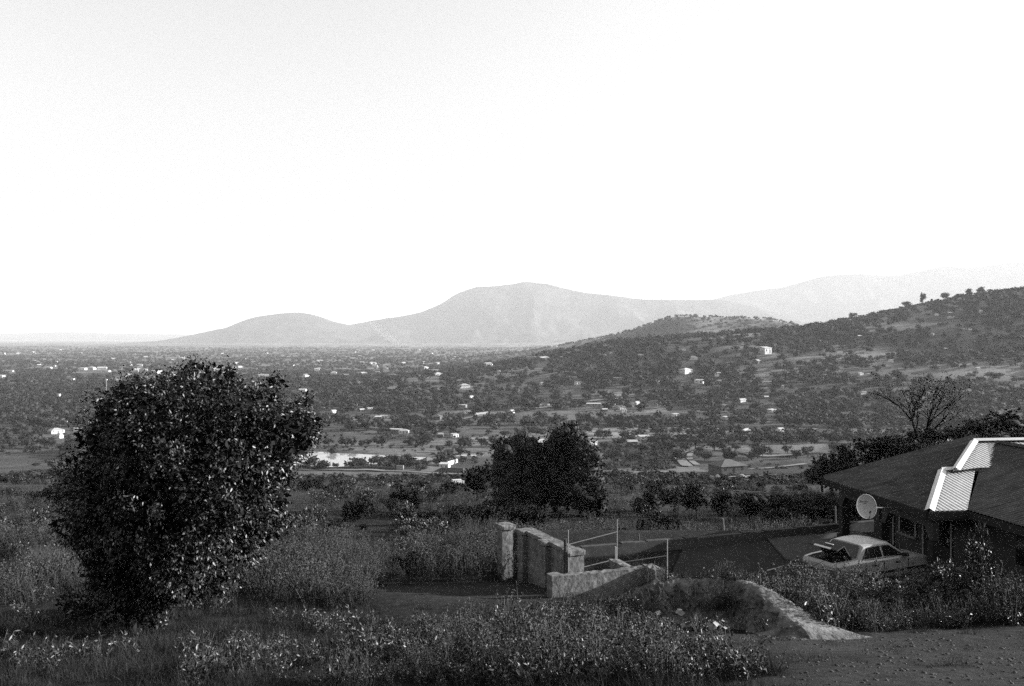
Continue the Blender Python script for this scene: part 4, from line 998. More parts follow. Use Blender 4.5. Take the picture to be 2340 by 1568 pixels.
n = 0
while n < 70:
    Y = math.exp(R.uniform(math.log(29), math.log(75))); u = R.uniform(60, 1140); x, y = at(u, Y)
    if in_drive(x, y) or (x > -5 and y < 33.5): continue
    sc = R.uniform(.28, .7); dk = R.random() < .4
    b = empty('bush', (x, y, zg(x, y) - .05), R.uniform(0, 6), (sc, sc, sc * R.uniform(.7, 1.1))); obj('foliage', (BD if dk else BM)[n % 3], b)
    pend(b, 'small dark weed bush' if dk else 'small pale weed bush', 'bush', 'weed bushes on the slope'); n += 1

# ================================================================ VALLEY, HILLSIDE AND PLAIN: HOUSES
def house_mesh(kind, L, Wd, h, rf, wallm, roofm, seed):
    r = random.Random(seed); parts = {}
    mb = MB(); mb.box(-L / 2, L / 2, -Wd / 2, Wd / 2, -1.5, h)
    if kind == 'gable': mb.add([(-L / 2, -Wd / 2, h), (-L / 2, Wd / 2, h), (-L / 2, 0, h + rf), (L / 2, -Wd / 2, h), (L / 2, Wd / 2, h), (L / 2, 0, h + rf)], [(0, 2, 1), (3, 4, 5)])
    parts['wall'] = mb.mesh('wall', M[wallm]); mb = MB(); o = .45
    if kind == 'gable':
        for s in (-1, 1): mb.add([(-L / 2 - o, s * (Wd / 2 + o), h - o * 2 * rf / Wd), (L / 2 + o, s * (Wd / 2 + o), h - o * 2 * rf / Wd), (L / 2 + o, 0, h + rf + .06), (-L / 2 - o, 0, h + rf + .06)], [(0, 1, 2, 3) if s < 0 else (3, 2, 1, 0)])
    elif kind == 'hip':
        a = [(-L / 2 - o, -Wd / 2 - o, h - .1), (L / 2 + o, -Wd / 2 - o, h - .1), (L / 2 + o, Wd / 2 + o, h - .1), (-L / 2 - o, Wd / 2 + o, h - .1), (-L / 2 + Wd / 2, 0, h + rf), (L / 2 - Wd / 2, 0, h + rf)]
        mb.add(a, [(0, 1, 5, 4), (1, 2, 5), (2, 3, 4, 5), (3, 0, 4), (3, 2, 1, 0)])
    else:
        mb.add([(-L / 2 - o, -Wd / 2 - o, h + .05), (L / 2 + o, -Wd / 2 - o, h + .05), (L / 2 + o, Wd / 2 + o, h + .65), (-L / 2 - o, Wd / 2 + o, h + .65), (-L / 2 - o, -Wd / 2 - o, h + .15), (L / 2 + o, -Wd / 2 - o, h + .15), (L / 2 + o, Wd / 2 + o, h + .75), (-L / 2 - o, Wd / 2 + o, h + .75)],
               [(3, 2, 1, 0), (4, 5, 6, 7), (0, 1, 5, 4), (1, 2, 6, 5), (2, 3, 7, 6), (3, 0, 4, 7)])
    parts['roof'] = mb.mesh('roof', M[roofm])
    op = []
    nwin = max(2, int(L / 3))
    for i in range(nwin):
        x = -L / 2 + (i + .5) * L / nwin
        q = MB(); dr = i == nwin // 2
        q.box(x - .5, x + .5, -Wd / 2 - .04, -Wd / 2 - .005, 0 if dr else h * .38, h * .78); op.append(('door' if dr else 'window', q.mesh('door' if dr else 'window', M['dark_wood'])))
    q = MB(); q.box(L / 2 + .005, L / 2 + .04, -.55, .55, h * .4, h * .78); op.append(('window', q.mesh('window', M['dark_wood'])))
    return parts, op
HK = []
for k, a in enumerate([('gable', 10, 7, 2.7, 1.3, 'wall_white', 'iron_roof'), ('hip', 12, 9, 2.8, 1.8, 'wall_pale', 'dull_roof'), ('flat', 8, 6, 2.6, 0, 'wall_white', 'iron_roof'), ('gable', 9, 6, 2.6, 1.2, 'wall_brick', 'iron_roof'),
                       ('hip', 11, 8, 2.8, 1.7, 'wall_white', 'iron_roof'), ('flat', 16, 6, 2.8, 0, 'wall_pale', 'iron_roof'), ('gable', 18, 6, 3.0, 1.1, 'wall_pale', 'iron_roof'), ('hip', 11, 9, 2.8, 2.0, 'wall_brick', 'dull_roof')]):
    HK.append((a, house_mesh(*a, seed=k)))
KD = {0: 'white gabled house', 1: 'pale hip roofed house', 2: 'white flat roofed house', 3: 'iron roofed brick house', 4: 'white hip roofed house', 5: 'long low pale building', 6: 'long pale gabled building', 7: 'dark hip roofed house'}
HOUSES = []
def add_house(x, y, w, kind, detail=True, yaw=None, label=None, group=None):
    a, (parts, op) = HK[kind]; s = w / (a[1] * .95); z = zg(x, y)
    yaw = R.uniform(-.5, .9) if yaw is None else yaw
    t = empty('house', (x, y, z + .3 * s), yaw, (s, s, min(max(s, .75), 1.5)))
    obj('wall', parts['wall'], t); obj('roof', parts['roof'], t)
    if detail:
        for nm, me in op: obj(nm, me, t)
    HOUSES.append((x, y, w))
    if label: tag(t, label, 'house', group)
    else: pend(t, KD[kind] + ' among trees' if y > 900 else KD[kind] + ' in the valley', 'house', 'houses of the settlement')
    return t
def zoomlist(x0, y0, sc, lst):
    for px, py, wp, kd in lst:
        u, v, w = (x0 + px / sc) * .57129, (y0 + py / sc) * .57129, wp / sc * .57129
        yield u, v, w, kd
Z2 = [(180,195,75,0),(395,380,80,2),(520,365,60,0),(790,370,50,2),(885,355,40,0),(870,430,40,3),(965,415,70,5),(1060,518,70,3),(1135,510,70,2),(1265,675,140,5),(1365,690,110,4),(1745,520,120,7),(2105,455,70,2),(2070,155,110,4),(2045,380,100,5),
      (2150,278,40,0),(1785,728,50,3),(1955,730,22,2),(720,1072,50,5),(1640,1045,130,7),(1840,1092,50,2),(860,108,60,5),(1200,253,60,0),(200,442,60,1),(1560,22,40,0),(270,470,50,3),(1640,240,50,3),(540,445,40,0)]
Z3 = [(130,264,35,0),(1370,70,35,2),(1445,48,60,5),(1790,84,60,3),(640,410,50,4),(1065,408,75,2),(870,448,50,1),(1000,344,100,5),(345,490,40,2),(1240,662,170,5),(1490,648,60,2),(1570,698,70,2),(1595,726,45,2),(1950,640,130,1),(2015,665,55,2),(1530,350,110,5),
      (2005,385,40,3),(1680,442,60,5),(2310,270,110,4),(1190,1115,200,5),(1835,1058,120,2),(1690,1108,110,3),(2200,780,70,2),(285,740,25,0),(1280,545,40,3),(1370,720,60,3),(1750,640,40,0),(880,105,60,3)]
Z4 = [(200,110,90,4),(920,152,80,3),(120,262,130,4),(470,292,80,2),(270,372,90,2),(750,585,110,6),(540,658,100,7),(575,778,70,2),(1085,695,130,5),(780,940,120,3),(1000,452,80,5),(1195,428,30,2),(2110,520,40,0),(250,725,90,1),(1020,556,40,3),
      (100,14,40,0),(2180,298,50,5),(2080,285,25,2),(1180,915,30,0),(2120,500,20,2)]
Z5 = [(1090,662,50,5),(1255,454,55,3),(1270,494,65,5),(1130,465,30,0),(1215,817,50,3),(1475,835,50,5),(345,685,50,3),(665,932,50,4),(830,1160,80,5),(1500,560,50,3),(1405,614,60,5),(1480,614,40,2),(455,1079,50,5),(1015,1278,70,3),(1550,1007,40,5),(1335,392,35,3),(1575,432,30,0),(640,380,60,5),(290,478,60,5)]
Z6 = [(90,815,90,4),(125,1098,140,4),(400,1075,120,5),(585,855,80,5),(160,1150,60,4),(510,1110,50,0),(565,1112,24,2),(225,970,40,0),(720,395,50,0),(235,190,60,5),(1295,198,45,0),(890,325,40,2),(1925,328,65,5),(1005,515,40,4),(320,486,40,0),(160,670,35,0),(1090,540,30,3),(110,330,25,2),(375,390,25,2),(630,305,25,2)]
for args in ((1150, 1500, 2.925, Z2), (1950, 1400, 2.925, Z3), (2700, 1400, 2.8, Z4), (3300, 1080, 2.529, Z5), (180, 1350, 2.854, Z6)):
    for u, v, w, kd in zoomlist(*args):
        x, y, z = hit(u, v)
        if y > 9000: continue
        wm = min(max(w / FPX * y, 4.5), 22 if y < 900 else 13)
        add_house(x, y, wm, kd, detail=(y < 1100))
x, y, z = hit(1750, 808); add_house(x, y, 13, 2, True, .5, 'tall white two storey house high on the wooded hillside').scale = (1.5, 1.5, 2.6)
x, y, z = hit(1237, 1024); add_house(x, y, 22, 6, True, .12, 'long shed with striped bright wall behind the gum trees')
x, y, z = hit(1662, 1080); add_house(x, y, 12, 7, True, .35, 'small dark hut with pale end wall alone in the dry field')
n = 0
while n < 200:
    Y = math.exp(R.uniform(math.log(1400), math.log(6000))); u = R.uniform(-60, 1500); x, y = at(u, Y)
    if x > 60 and Y < 2600: continue
    add_house(x, y, R.uniform(8, 18), R.choice((0, 2, 3, 4, 5, 5)), False, None, 'tiny pale house far off among the trees of the plain', 'far houses of the plain'); n += 1
# compound walls
def uvwall(name, uv, hgt, m, label, piers=0, group=None):
    P = [hit(u, v) for u, v in uv]; b = P[0]; root = tag(empty(name, b), label, 'wall', group); mb = MB()
    for p, q in zip(P[:-1], P[1:]):
        k = 6
        for i in range(k):
            a = [p[j] + (q[j] - p[j]) * i / k for j in (0, 1)]; c = [p[j] + (q[j] - p[j]) * (i + 1) / k for j in (0, 1)]
            za, zc = zg(*a) - b[2], zg(*c) - b[2]; d = Vector((c[0] - a[0], c[1] - a[1], 0)).normalized(); nn = Vector((-d.y, d.x, 0)) * .25
            A, C_ = Vector((a[0] - b[0], a[1] - b[1], 0)), Vector((c[0] - b[0], c[1] - b[1], 0))
            vv = [A - nn + Vector((0, 0, za - 1)), C_ - nn + Vector((0, 0, zc - 1)), C_ + nn + Vector((0, 0, zc - 1)), A + nn + Vector((0, 0, za - 1)), A - nn + Vector((0, 0, za + hgt)), C_ - nn + Vector((0, 0, zc + hgt)), C_ + nn + Vector((0, 0, zc + hgt)), A + nn + Vector((0, 0, za + hgt))]
            mb.add(vv, [(4, 5, 6, 7), (0, 1, 5, 4), (2, 3, 7, 6), (3, 0, 4, 7), (1, 2, 6, 5)])
    mb.build('panel', M[m], root)
    if piers:
        p, q = P[0], P[-1]
        for i in range(piers + 1):
            x = p[0] + (q[0] - p[0]) * i / piers; y = p[1] + (q[1] - p[1]) * i / piers - .3; z = zg(x, y) - b[2]
            MB().box(x - b[0] - .35, x - b[0] + .35, y - b[1] - .35, y - b[1] + .35, z - 1, z + hgt + .5).build('pier', M[m], root)
    return root
uvwall('compound_wall', [(1683, 852), (1700, 860), (1712, 864)], 2.6, 'wall_white', 'white wall stepping down the slope at the hillside compound')
uvwall('compound_wall', [(1724, 862), (1745, 862), (1760, 861)], 2.2, 'wall_white', 'white wall with piers at the hillside compound', 6)
uvwall('compound_wall', [(1463, 862), (1489, 857)], 2.4, 'wall_white', 'bright slanting white wall on the wooded hillside')
uvwall('compound_wall', [(1200, 933), (1240, 928), (1282, 924)], 1.8, 'wall_pale', 'pale roadside wall divided by regular piers', 10)
uvwall('compound_wall', [(1085, 949), (1115, 946)], 1.8, 'wall_white', 'bright white wall beside the valley road')
uvwall('compound_wall', [(700, 1072), (800, 1074), (905, 1076)], 1.5, 'wall_brick', 'long dark brick wall along the road below the pond')
uvwall('compound_wall', [(960, 1077), (1010, 1079), (1060, 1081)], 2.2, 'wall_brick', 'dark brick wall right of the pond gateway')
uvwall('compound_wall', [(906, 1076), (922, 1077)], 2.4, 'wall_pale', 'short pale gate wall between two brick walls by the pond')
uvwall('compound_wall', [(1020, 1066), (1045, 1058)], 2.0, 'wall_white', 'white slanting wall beside house right of the pond')
# radio mast
def mast():
    x, y, z = hit(243, 908); hgt = 42 / FPX * y; root = tag(empty('radio_mast', (x, y, z)), 'slender pale lattice radio mast above trees left of the big tree', 'mast'); w = hgt * .035
    for sx, sy in ((-1, -1), (1, -1), (0, 1)): MB().tube([(sx * w, sy * w, -1), (sx * w * .5, sy * w * .5, hgt)], hgt * .006, 4).build('leg', M['wall_white'], root)
    mb = MB()
    for i in range(12):
        a, b = i / 12, (i + 1) / 12
        for s in (-1, 1): mb.tube([(s * w * (1 - a * .5), -w * (1 - a * .5), hgt * a), (-s * w * (1 - b * .5), -w * (1 - b * .5), hgt * b)], hgt * .004, 3)
    mb.build('lattice', M['wall_white'], root)
    MB().box(-hgt * .05, hgt * .05, -w, w, hgt * .93, hgt * .97).build('antenna', M['wall_white'], root)
mast()
def rubble(u, v, r0, label, m='earth'):
    x, y, z = hit(u, v); r0 = r0 / FPX * y; V, F = ICO2; q = V * [r0, r0, r0 * .5] * (1 + .22 * NR.normal(size=(len(V), 1))); o = obj('spoil_heap', mesh_np('spoil_heap', q, F, M[m]), None, (x, y, zg(x, y)))
    tag(o, label, 'heap')
rubble(1697, 1094, 17, 'pale pointed spoil heap in the dry field', 'dirt_road'); rubble(1640, 1100, 26, 'wide rough spoil heap left of the pale one')
rubble(884, 1110, 9, 'small pale heap of stones on the grass slope', 'dirt_road')
for i, (u, v, w_) in enumerate([(1012, 1098, 6), (1030, 1101, 7), (1046, 1104, 5)]):
    x, y, z = hit(u, v); mb = MB(); mb.box(-w_ / 5, w_ / 5, -.6, .6, -.2, .35); mb.box(-w_ / 5.5, w_ / 5.5, -.4, .4, .35, .6); o = mb.build('block_stack', M['wall_white']); o.location = (x, y, zg(x, y)); o.rotation_euler = (0, 0, .3)
    tag(o, ['stack of pale blocks farthest from the round tree', 'middle stack of pale blocks near the round tree', 'stack of pale blocks nearest the round tree'][i], 'blocks', 'stacks of pale blocks')

# ================================================================ VALLEY, HILLSIDE AND PLAIN: TREES
KV = [crown_mesh('crown', 260, .13, M['leaf_far'], 400 + k, (.5, .5, .36), .58, 8, ICO1, .9) for k in range(5)]
KF = [crown_mesh('far_crown', 70, .2, M['leaf_far'], 420 + k, (.55, .55, .38), .52, 5, ICO1, .95) for k in range(5)]
HA = np.array([(h[0], h[1], h[2]) for h in HOUSES])
def clear_of_house(x, y, m=1.0):
    """no tree on a house or right in front of one"""
    d = HA[:, :2] - [x, y]; n_ = HA[:, :2] / np.linalg.norm(HA[:, :2], axis=1)[:, None]
    al = (d * n_).sum(1); ac = np.abs(d[:, 0] * n_[:, 1] - d[:, 1] * n_[:, 0])
    return not np.any((al > -HA[:, 2] * .6) & (al < 30 + HA[:, 1] * .085) & (ac < HA[:, 2] * .62 * m))
def dens(x, y):
    """how wooded the land is"""
    u, v = proj(x, y, -66)
    f = fbm1(x / 150, y / 65, 3, 500)
    if y < 570: base = -.3 if u > 580 else .1
    elif y < 700: base = .12 + .1 * (u < 1050)
    elif y < 860: base = .38
    else: base = .55
    if y < 820 and 1060 < u < 1900: base -= .12
    if 600 < y < 735 and 1050 < u < 1800: base = -.28
    if abs(x - LAKE[0]) < 100 and abs(y - LAKE[1]) < 60 and lake_m(np.array([x]), np.array([y]))[0] < 1.25: return 0
    return base + f * 1.6
spec = [(760, 1034, 5, 7), (872, 1055, 6, 10), (893, 1058, 6, 10), (915, 1057, 5.5, 10), (935, 1060, 5, 8), (955, 1062, 4, 6), (690, 1066, 3, 8), (720, 1066, 2.5, 8), (960, 1070, 3, 7), (1860, 930, 10, 14), (1820, 935, 9, 13), (1890, 940, 9, 13), (1840, 950, 8, 12), (1780, 945, 7, 10),
        (1700, 950, 8, 12), (1675, 962, 8, 11), (1330, 955, 8, 13), (1280, 960, 7, 12), (1240, 955, 7, 12), (1360, 965, 7, 11), (1420, 968, 7, 11), (1470, 975, 7, 10), (1540, 985, 5, 7), (1575, 990, 6, 6), (1605, 985, 5, 7)]
nt = 0
for i, (u, v, hh, ww) in enumerate(spec):
    x, y, z = hit(u, v + 8); t = tree('valley_tree', x, y, hh, ww, KV[i % 5], None, 'tree', None, i); pend(t, 'dark bushy tree in the valley', 'tree', 'trees of the valley'); nt += 1
cand = []
while len(cand) < 60000:
    k = 4000; Y = np.exp(NR.uniform(math.log(430), math.log(6800), k)); u = NR.uniform(-120, 2460, k); x = (u - CU) / FPX * Y
    for a, b in zip(x, Y): cand.append((a, b))
cand = [c for c in cand if R.random() < dens(*c)]
cand.sort(key=lambda c: c[1])
cell = {}; keep = []
for x, y in cand:
    g = 9.0 if y < 1700 else 11
    key = (int(x / g), int(y / g))
    if key in cell: continue
    if y < 2200 and not clear_of_house(x, y): continue
    cell[key] = 1; keep.append((x, y))
far = []
for i, (x, y) in enumerate(keep):
    hgt = R.uniform(4.5, 10.5) * (.75 if y < 700 else 1); wid = hgt * R.uniform(1.1, 1.75)
    if y > 1400 and x / y > .37: hgt *= .6; wid *= .8
    if nt < 300 and y > 470:
        t = tree('valley_tree', x, y, hgt, wid, KV[i % 5], None, 'tree', None, i); pend(t, ('low' if hgt < 4.6 else 'mid sized' if hgt < 6.2 else 'tall') + (' spreading' if wid > hgt * 1.5 else ' rounded' if wid > hgt * 1.3 else ' upright') + ' valley tree', 'tree', 'trees of the valley'); nt += 1
    else: far.append((x, y, hgt, wid))
fa = np.array(far); z = zgrid(fa[:, 0], fa[:, 1])
scatter('woodland', np.column_stack([fa[:, 0], fa[:, 1], z - .2]), np.column_stack([fa[:, 3], fa[:, 3], fa[:, 2]]), np.column_stack([np.zeros(len(fa)), np.zeros(len(fa)), NR.uniform(0, 6.28, len(fa))]), NR.integers(0, 5, len(fa)), KF,
        'mass of small trees covering the hillside and the far plain', 'woodland')
# low bushes dotted over valley meadows, bush field
vb = []
while len(vb) < 2600:
    Y = math.exp(R.uniform(math.log(150), math.log(900))); u = R.uniform(-80, 2420); x = (u - CU) / FPX * Y
    f = fbm1(x / 35, Y / 35, 3, 611); _, v = proj(x, Y, zg(x, Y))
    inb = 1375 < u < 1545 and 1018 < v < 1076
    if lake_m(np.array([x]), np.array([Y]))[0] < 1.15 or (560 < u < 1060 and 300 < Y < 500): continue
    if 1530 < u < 1900 and Y > 260 and R.random() < .75: continue
    if inb or R.random() < .25 + 2.2 * f: vb.append((x, Y, R.uniform(1.2, 2.6) * (1.2 if inb else .9)))
while len(vb) < 4300:
    Y = math.exp(R.uniform(math.log(130), math.log(460))); u = R.uniform(-80, 2420) if len(vb) < 3300 else R.uniform(1380, 1960); x = (u - CU) / FPX * Y
    if (560 < u < 1060 and 300 < Y) or (1530 < u < 1900 and Y > 300) or R.random() > .35 + 2 * fbm1(x / 14, Y / 20, 3, 633): continue
    vb.append((x, Y, R.uniform(.5, 1.5)))
vb = np.array(vb)
scatter('valley_scrub', np.column_stack([vb[:, 0], vb[:, 1], zgrid(vb[:, 0], vb[:, 1]) - .3]), np.column_stack([vb[:, 2] * 1.6, vb[:, 2] * 1.6, vb[:, 2]]), np.column_stack([np.zeros(len(vb)), np.zeros(len(vb)), NR.uniform(0, 6.28, len(vb))]), NR.integers(0, 5, len(vb)), KF,
        'low dark scrub scattered over the valley meadows', 'scrub')

# ================================================================ FOREGROUND GROWTH
WEED = [weed_mesh('weed', 9, .48, .26, .095, .032, 11, [M['leaf_weed'], M['stalk']], 700 + k) for k in range(4)]
SCR = [weed_mesh('scrub', 12, .95, .36, .06, .028, 16, [M['leaf_scrub'], M['stalk'], M['stalk']], 720 + k, 1) for k in range(4)]
GRS = [grass_mesh('grass', 60, .42, .16, M['dry_grass'], 740 + k) for k in range(4)]
TAL = [grass_mesh('tall_grass', 60, 1.15, .16, M['stalk'], 760 + k, .16, .006) for k in range(2)]
SHR = [grass_mesh('short_grass', 50, .14, .2, M['dry_grass'], 780 + k, .7, .009) for k in range(2)]
PR = WEED + SCR + GRS + TAL + SHR      # 0-3 weed, 4-7 scrub, 8-11 grass, 12-13 tall, 14-15 short
pts = []
def shade_free(x, y):
    return True
def place(n, ufun, yr, kinds, sr, test):
    k = 0
    while k < n:
        Y = math.exp(R.uniform(math.log(yr[0]), math.log(yr[1]))); u = R.uniform(-120, 2460); x = (u - CU) / FPX * Y
        k += 1
        if not test(x, Y, u): continue
        g = patch(x, Y, 2.2 if Y < 40 else 5, 900); q = patch(x, Y, .9, 910)
        if R.random() < .25 - 1.6 * q: continue
        pts.append((x, Y, R.choice(kinds), R.uniform(*sr) * min(1.35 if Y > 30 else 1.15, max(.35, 1 + 2.4 * g))))
def spur_near(x, y): return min(math.hypot(x - (5.62 + .8 * t), y - (22.2 - 3.0 * t)) for t in (0, .17, .33, .5, .67, .83, 1)) < .62
def in_bare(x, y): return x > 3.4 + .6 * math.sin(y * 2) and y < 19.6 + .28 * (x - 6)
def in_yard(x, y): return y > (21.6 if x > 13 else 25.8) and y < 39.3 and x + (y - 28) * .25 > 1.5 and x < 46 and yard_mask(np.array([x]), np.array([y]))[0] > .35
def patch(x, y, s, seed): return fbm1(x / s, y / s, 3, seed)
# slope left and centre: grass and weeds
place(15000, None, (10, 46), list(range(8, 12)) + [14, 15, 14, 15, 14, 15], (.4, .85), lambda x, y, u: not in_drive(x, y) and not in_bare(x, y) and not in_yard(x, y) and x < 14 and not (2.4 < x < 6.6 and 19.3 < y < 24))
place(7000, None, (25, 50), [4, 5, 6, 7, 4, 5, 6, 7, 8, 9], (.6, 1.1), lambda x, y, u: x < 2.2 and not in_drive(x, y) and (y > 31 or x < -4) and patch(x, y, 3, 801) > -.05 and not in_yard(x, y))
place(22000, None, (44, 260), [4, 5, 6, 7, 0, 1, 8], (.5, 1.15), lambda x, y, u: patch(x, y, 7, 811) > -.02 - .1 * (y < 60) and not in_yard(x, y))
place(2500, None, (38, 60), [4, 5, 6, 7, 0, 1, 2], (.6, 1.1), lambda x, y, u: x > 2 and not in_yard(x, y))
# leafy weeds bottom centre and the hedge on the right
place(4600, None, (12, 24), [0, 1, 2, 3, 0, 1, 2, 3, 8, 9, 4, 5], (.42, .8), lambda x, y, u: -2.6 < x < 3.6 and not in_bare(x, y) and patch(x, y, 1.6, 821) > -.1 - .12 * (x > -.5) and y < 23.6 + .3 * x and not (y > 19.6 and x > 2.5))
place(9000, None, (19.5, 27.5), [0, 1, 2, 3, 4, 5], (.55, 1.15), lambda x, y, u: x > 5.9 and y > 19.9 + .28 * (x - 6) and y < 26.6 and not in_yard(x, y) and not spur_near(x, y))
place(1500, None, (20.0, 22.0), [0, 1, 14], (.35, .65), lambda x, y, u: 2.8 < x < 5.6 and y < 21.6)
place(1800, None, (12, 34), [0, 1, 2, 3], (.5, .9), lambda x, y, u: x < -2 and not in_drive(x, y) and patch(x, y, 2.0, 831) > .12)
place(420, None, (14, 22), [14, 15, 8], (.4, .7), lambda x, y, u: in_bare(x, y))
for _ in range(700):
    x, y = R.uniform(2.6, 5.2), R.uniform(29, 33.4)
    if y < 33 + (x - 2.5) * .34 - .4: pts.append((x, y, R.choice((14, 15, 8)), R.uniform(.3, .6)))
# tall dry grass clumps
for (u, v, n_) in ((120, 1330, 60), (112, 1300, 50), (150, 1350, 30), (770, 1270, 26), (560, 1330, 24), (620, 1335, 20), (1090, 1225, 14)):
    x, y, z = hit(u, v)
    for _ in range(n_): pts.append((x + R.gauss(0, .5), y + R.gauss(0, .6), R.choice((12, 13)), R.uniform(.6, 1.1)))
pa = np.array([(p[0], p[1], p[3]) for p in pts]); pk = np.array([p[2] for p in pts])
z = zgrid(pa[:, 0], pa[:, 1])
scatter('undergrowth', np.column_stack([pa[:, 0], pa[:, 1], z]), np.column_stack([pa[:, 2]] * 3), np.column_stack([NR.normal(size=len(pa)) * .12, NR.normal(size=len(pa)) * .12, NR.uniform(0, 6.28, len(pa))]), pk, PR,
        'weeds and dry grass covering the slope in the foreground', 'undergrowth')
# single bushes that stand out in the foreground
def fbush(u, v, sc, kind, desc, zadd=0):
    x, y, z = hit(u, v); b = empty('bush', (x, y, zg(x, y) + zadd), R.uniform(0, 6), (sc, sc, sc)); obj('foliage', kind, b); pend(b, desc, 'bush', 'leafy bushes of the foreground'); return b
for i, (u, v, sc) in enumerate([(1300, 1450, .55), (1370, 1450, .6), (1415, 1425, .7), (1230, 1470, .55), (1340, 1485, .6), (1150, 1485, .5), (1420, 1485, .6), (1000, 1492, .5), (890, 1490, .5), (1440, 1412, .6)]):
    fbush(u, v, sc, BS[i % 4], 'leafy low foreground bush')
for i in range(26):
    x = 6.6 + (i % 26) * .33 + R.uniform(-.2, .2); y = (22.2 + R.uniform(-.6, 2.6) if i < 26 else 24.6) + .28 * (x - 6); s = R.uniform(.62, .98)
    b = empty('bush', (x, y, zg(x, y)), R.uniform(0, 6), (s, s, s * R.uniform(.8, 1.05))); obj('foliage', BS[i % 4], b); pend(b, 'leafy hedge bush', 'bush', 'hedge bushes below the yard')
x, y = at(2228, 23.5); b = empty('bush', (x, y, zg(x, y)), 1.0, (.9, .9, 2.3)); obj('foliage', BS[1], b); tag(b, 'tall sunlit leafy shrub at right edge beside the dark house wall', 'bush')
for i, (x, sc) in enumerate([(9.3, .5), (10.1, .62), (10.9, .55), (11.8, .6), (12.5, .55)]):
    y = 26.2 + .1 * (i % 2); b = empty('bush', (x, y, zg(x, y) - .05), i, (sc, sc, sc)); obj('foliage', BS[i % 4], b); pend(b, 'small weed bush beside the car', 'bush', 'hedge bushes below the yard')
x, y = at(2160, 24.0); b = empty('bush', (x, y, zg(x, y)), 2.0, (.8, .8, 1.4)); obj('foliage', BS[2], b); tag(b, 'dim leafy shrub left of the tall sunlit shrub', 'bush')
# low branches on the ground under the big tree and undergrowth at its foot
for i, (u, v, sc) in enumerate([(250, 1395, .8), (330, 1402, .75), (420, 1375, .7), (470, 1355, .6), (195, 1415, .7), (290, 1430, .75)]):
    x, y, z = hit(u, v); b = empty('bush', (x, y, zg(x, y)), R.uniform(0, 6), (sc, sc, sc * .8)); obj('foliage', BD[i % 3], b); pend(b, 'dark low bush', 'bush', 'dark bushes under the big tree')
# broad leaved plants
tf = []
for _ in range(110):
    j = R.randrange(12, 150); p, nn = CREST[j], CN[j]; o = R.choice((R.uniform(-.5, -.02), R.uniform(-.25, .02), R.uniform(.3, .6))); x, y = p[0] + nn[0] * o, p[1] + nn[1] * o
    tf.append((x, y, p[2] - (.03 if o < .1 else .55) - max(0, -o) * .12, R.uniform(.25, .6), R.choice((0, 1, 2, 3))))
tf = np.array(tf)
scatter('bank_growth', tf[:, :3], np.column_stack([tf[:, 3]] * 3), np.column_stack([NR.normal(size=len(tf)) * .3, NR.normal(size=len(tf)) * .3, NR.uniform(0, 6.28, len(tf))]), tf[:, 4].astype(int), [GRS[0], SHR[0], WEED[0], SCR[0]],
        'grass tufts and weeds clinging to the earth bank', 'grass')
def big_leaf(u, v, n_, label, sc=1.0):
    x, y, z = hit(u, v); root = tag(empty('broad_leaved_plant', (x, y, zg(x, y))), label, 'plant'); r = np.random.default_rng(int(u))
    mb = MB(); P = []
    for k in range(n_):
        a = r.uniform(0, 6.28); rr = r.uniform(.1, .38) * sc; h = r.uniform(.18, .6) * sc; mb.tube([(0, 0, -.05), (rr * .5 * math.cos(a), rr * .5 * math.sin(a), h * .7), (rr * math.cos(a), rr * math.sin(a), h)], .006, 4); P.append((rr * math.cos(a), rr * math.sin(a), h, a))
    mb.build('stem', M['stalk'], root)
    for (px, py, pz, a) in P:
        V, F = leaves(np.array([[0, 0, 0.]]), np.array([[math.cos(a), math.sin(a), -.35]]), .17 * sc * r.uniform(.7, 1.2), .12 * sc * r.uniform(.8, 1.2), r, .15); obj('leaf', mesh_np('leaf', V, F, M['leaf_big']), root, (px, py, pz))
big_leaf(1600, 1478, 22, 'broad leaved pale plant in front of the earth bank, largest clump'); big_leaf(1535, 1476, 16, 'broad leaved pale plant left of the largest clump', .9)
big_leaf(1475, 1455, 12, 'broad leaved pale plant at left foot of the earth bank', .9); big_leaf(1640, 1465, 10, 'small broad leaved plant right of the largest clump', .7); big_leaf(1500, 1490, 10, 'broad leaved plant lowest at the picture bottom edge', .8)
# spiky plant behind the bank
def spiky(x, y, hgt, n_, label, m):
    root = tag(empty('spiky_plant', (x, y, zg(x, y))), label, 'plant'); r = np.random.default_rng(int(x * 10)); b = np.zeros((n_, 3)) + [0, 0, hgt * .12]; d = np.concatenate([r.normal(size=(n_, 2)) * .6, np.abs(r.normal(size=(n_, 1)) * .3) + .7], 1)
    V, F = blades(b, d, hgt * r.uniform(.6, 1.1, n_), .03, r, .8); obj('fronds', mesh_np('fronds', V, F, M[m]), root)
    MB().tube([(0, 0, -.1), (0, 0, hgt * .15)], .05, 6).build('stem', M['bark'], root)
x, y = at(1556, 25.2); spiky(x, y, 1.25, 90, 'spiky long leaved plant behind the earth bank', 'dry_grass')
x, y = at(1572, 41); spiky(x, y, 1.6, 120, 'bright pale tuft of long leaves behind the kerb wall', 'stalk')
x, y = at(1640, 40.5); spiky(x, y, 1.8, 60, 'arching fronds right of the bright pale tuft', 'leaf_weed')
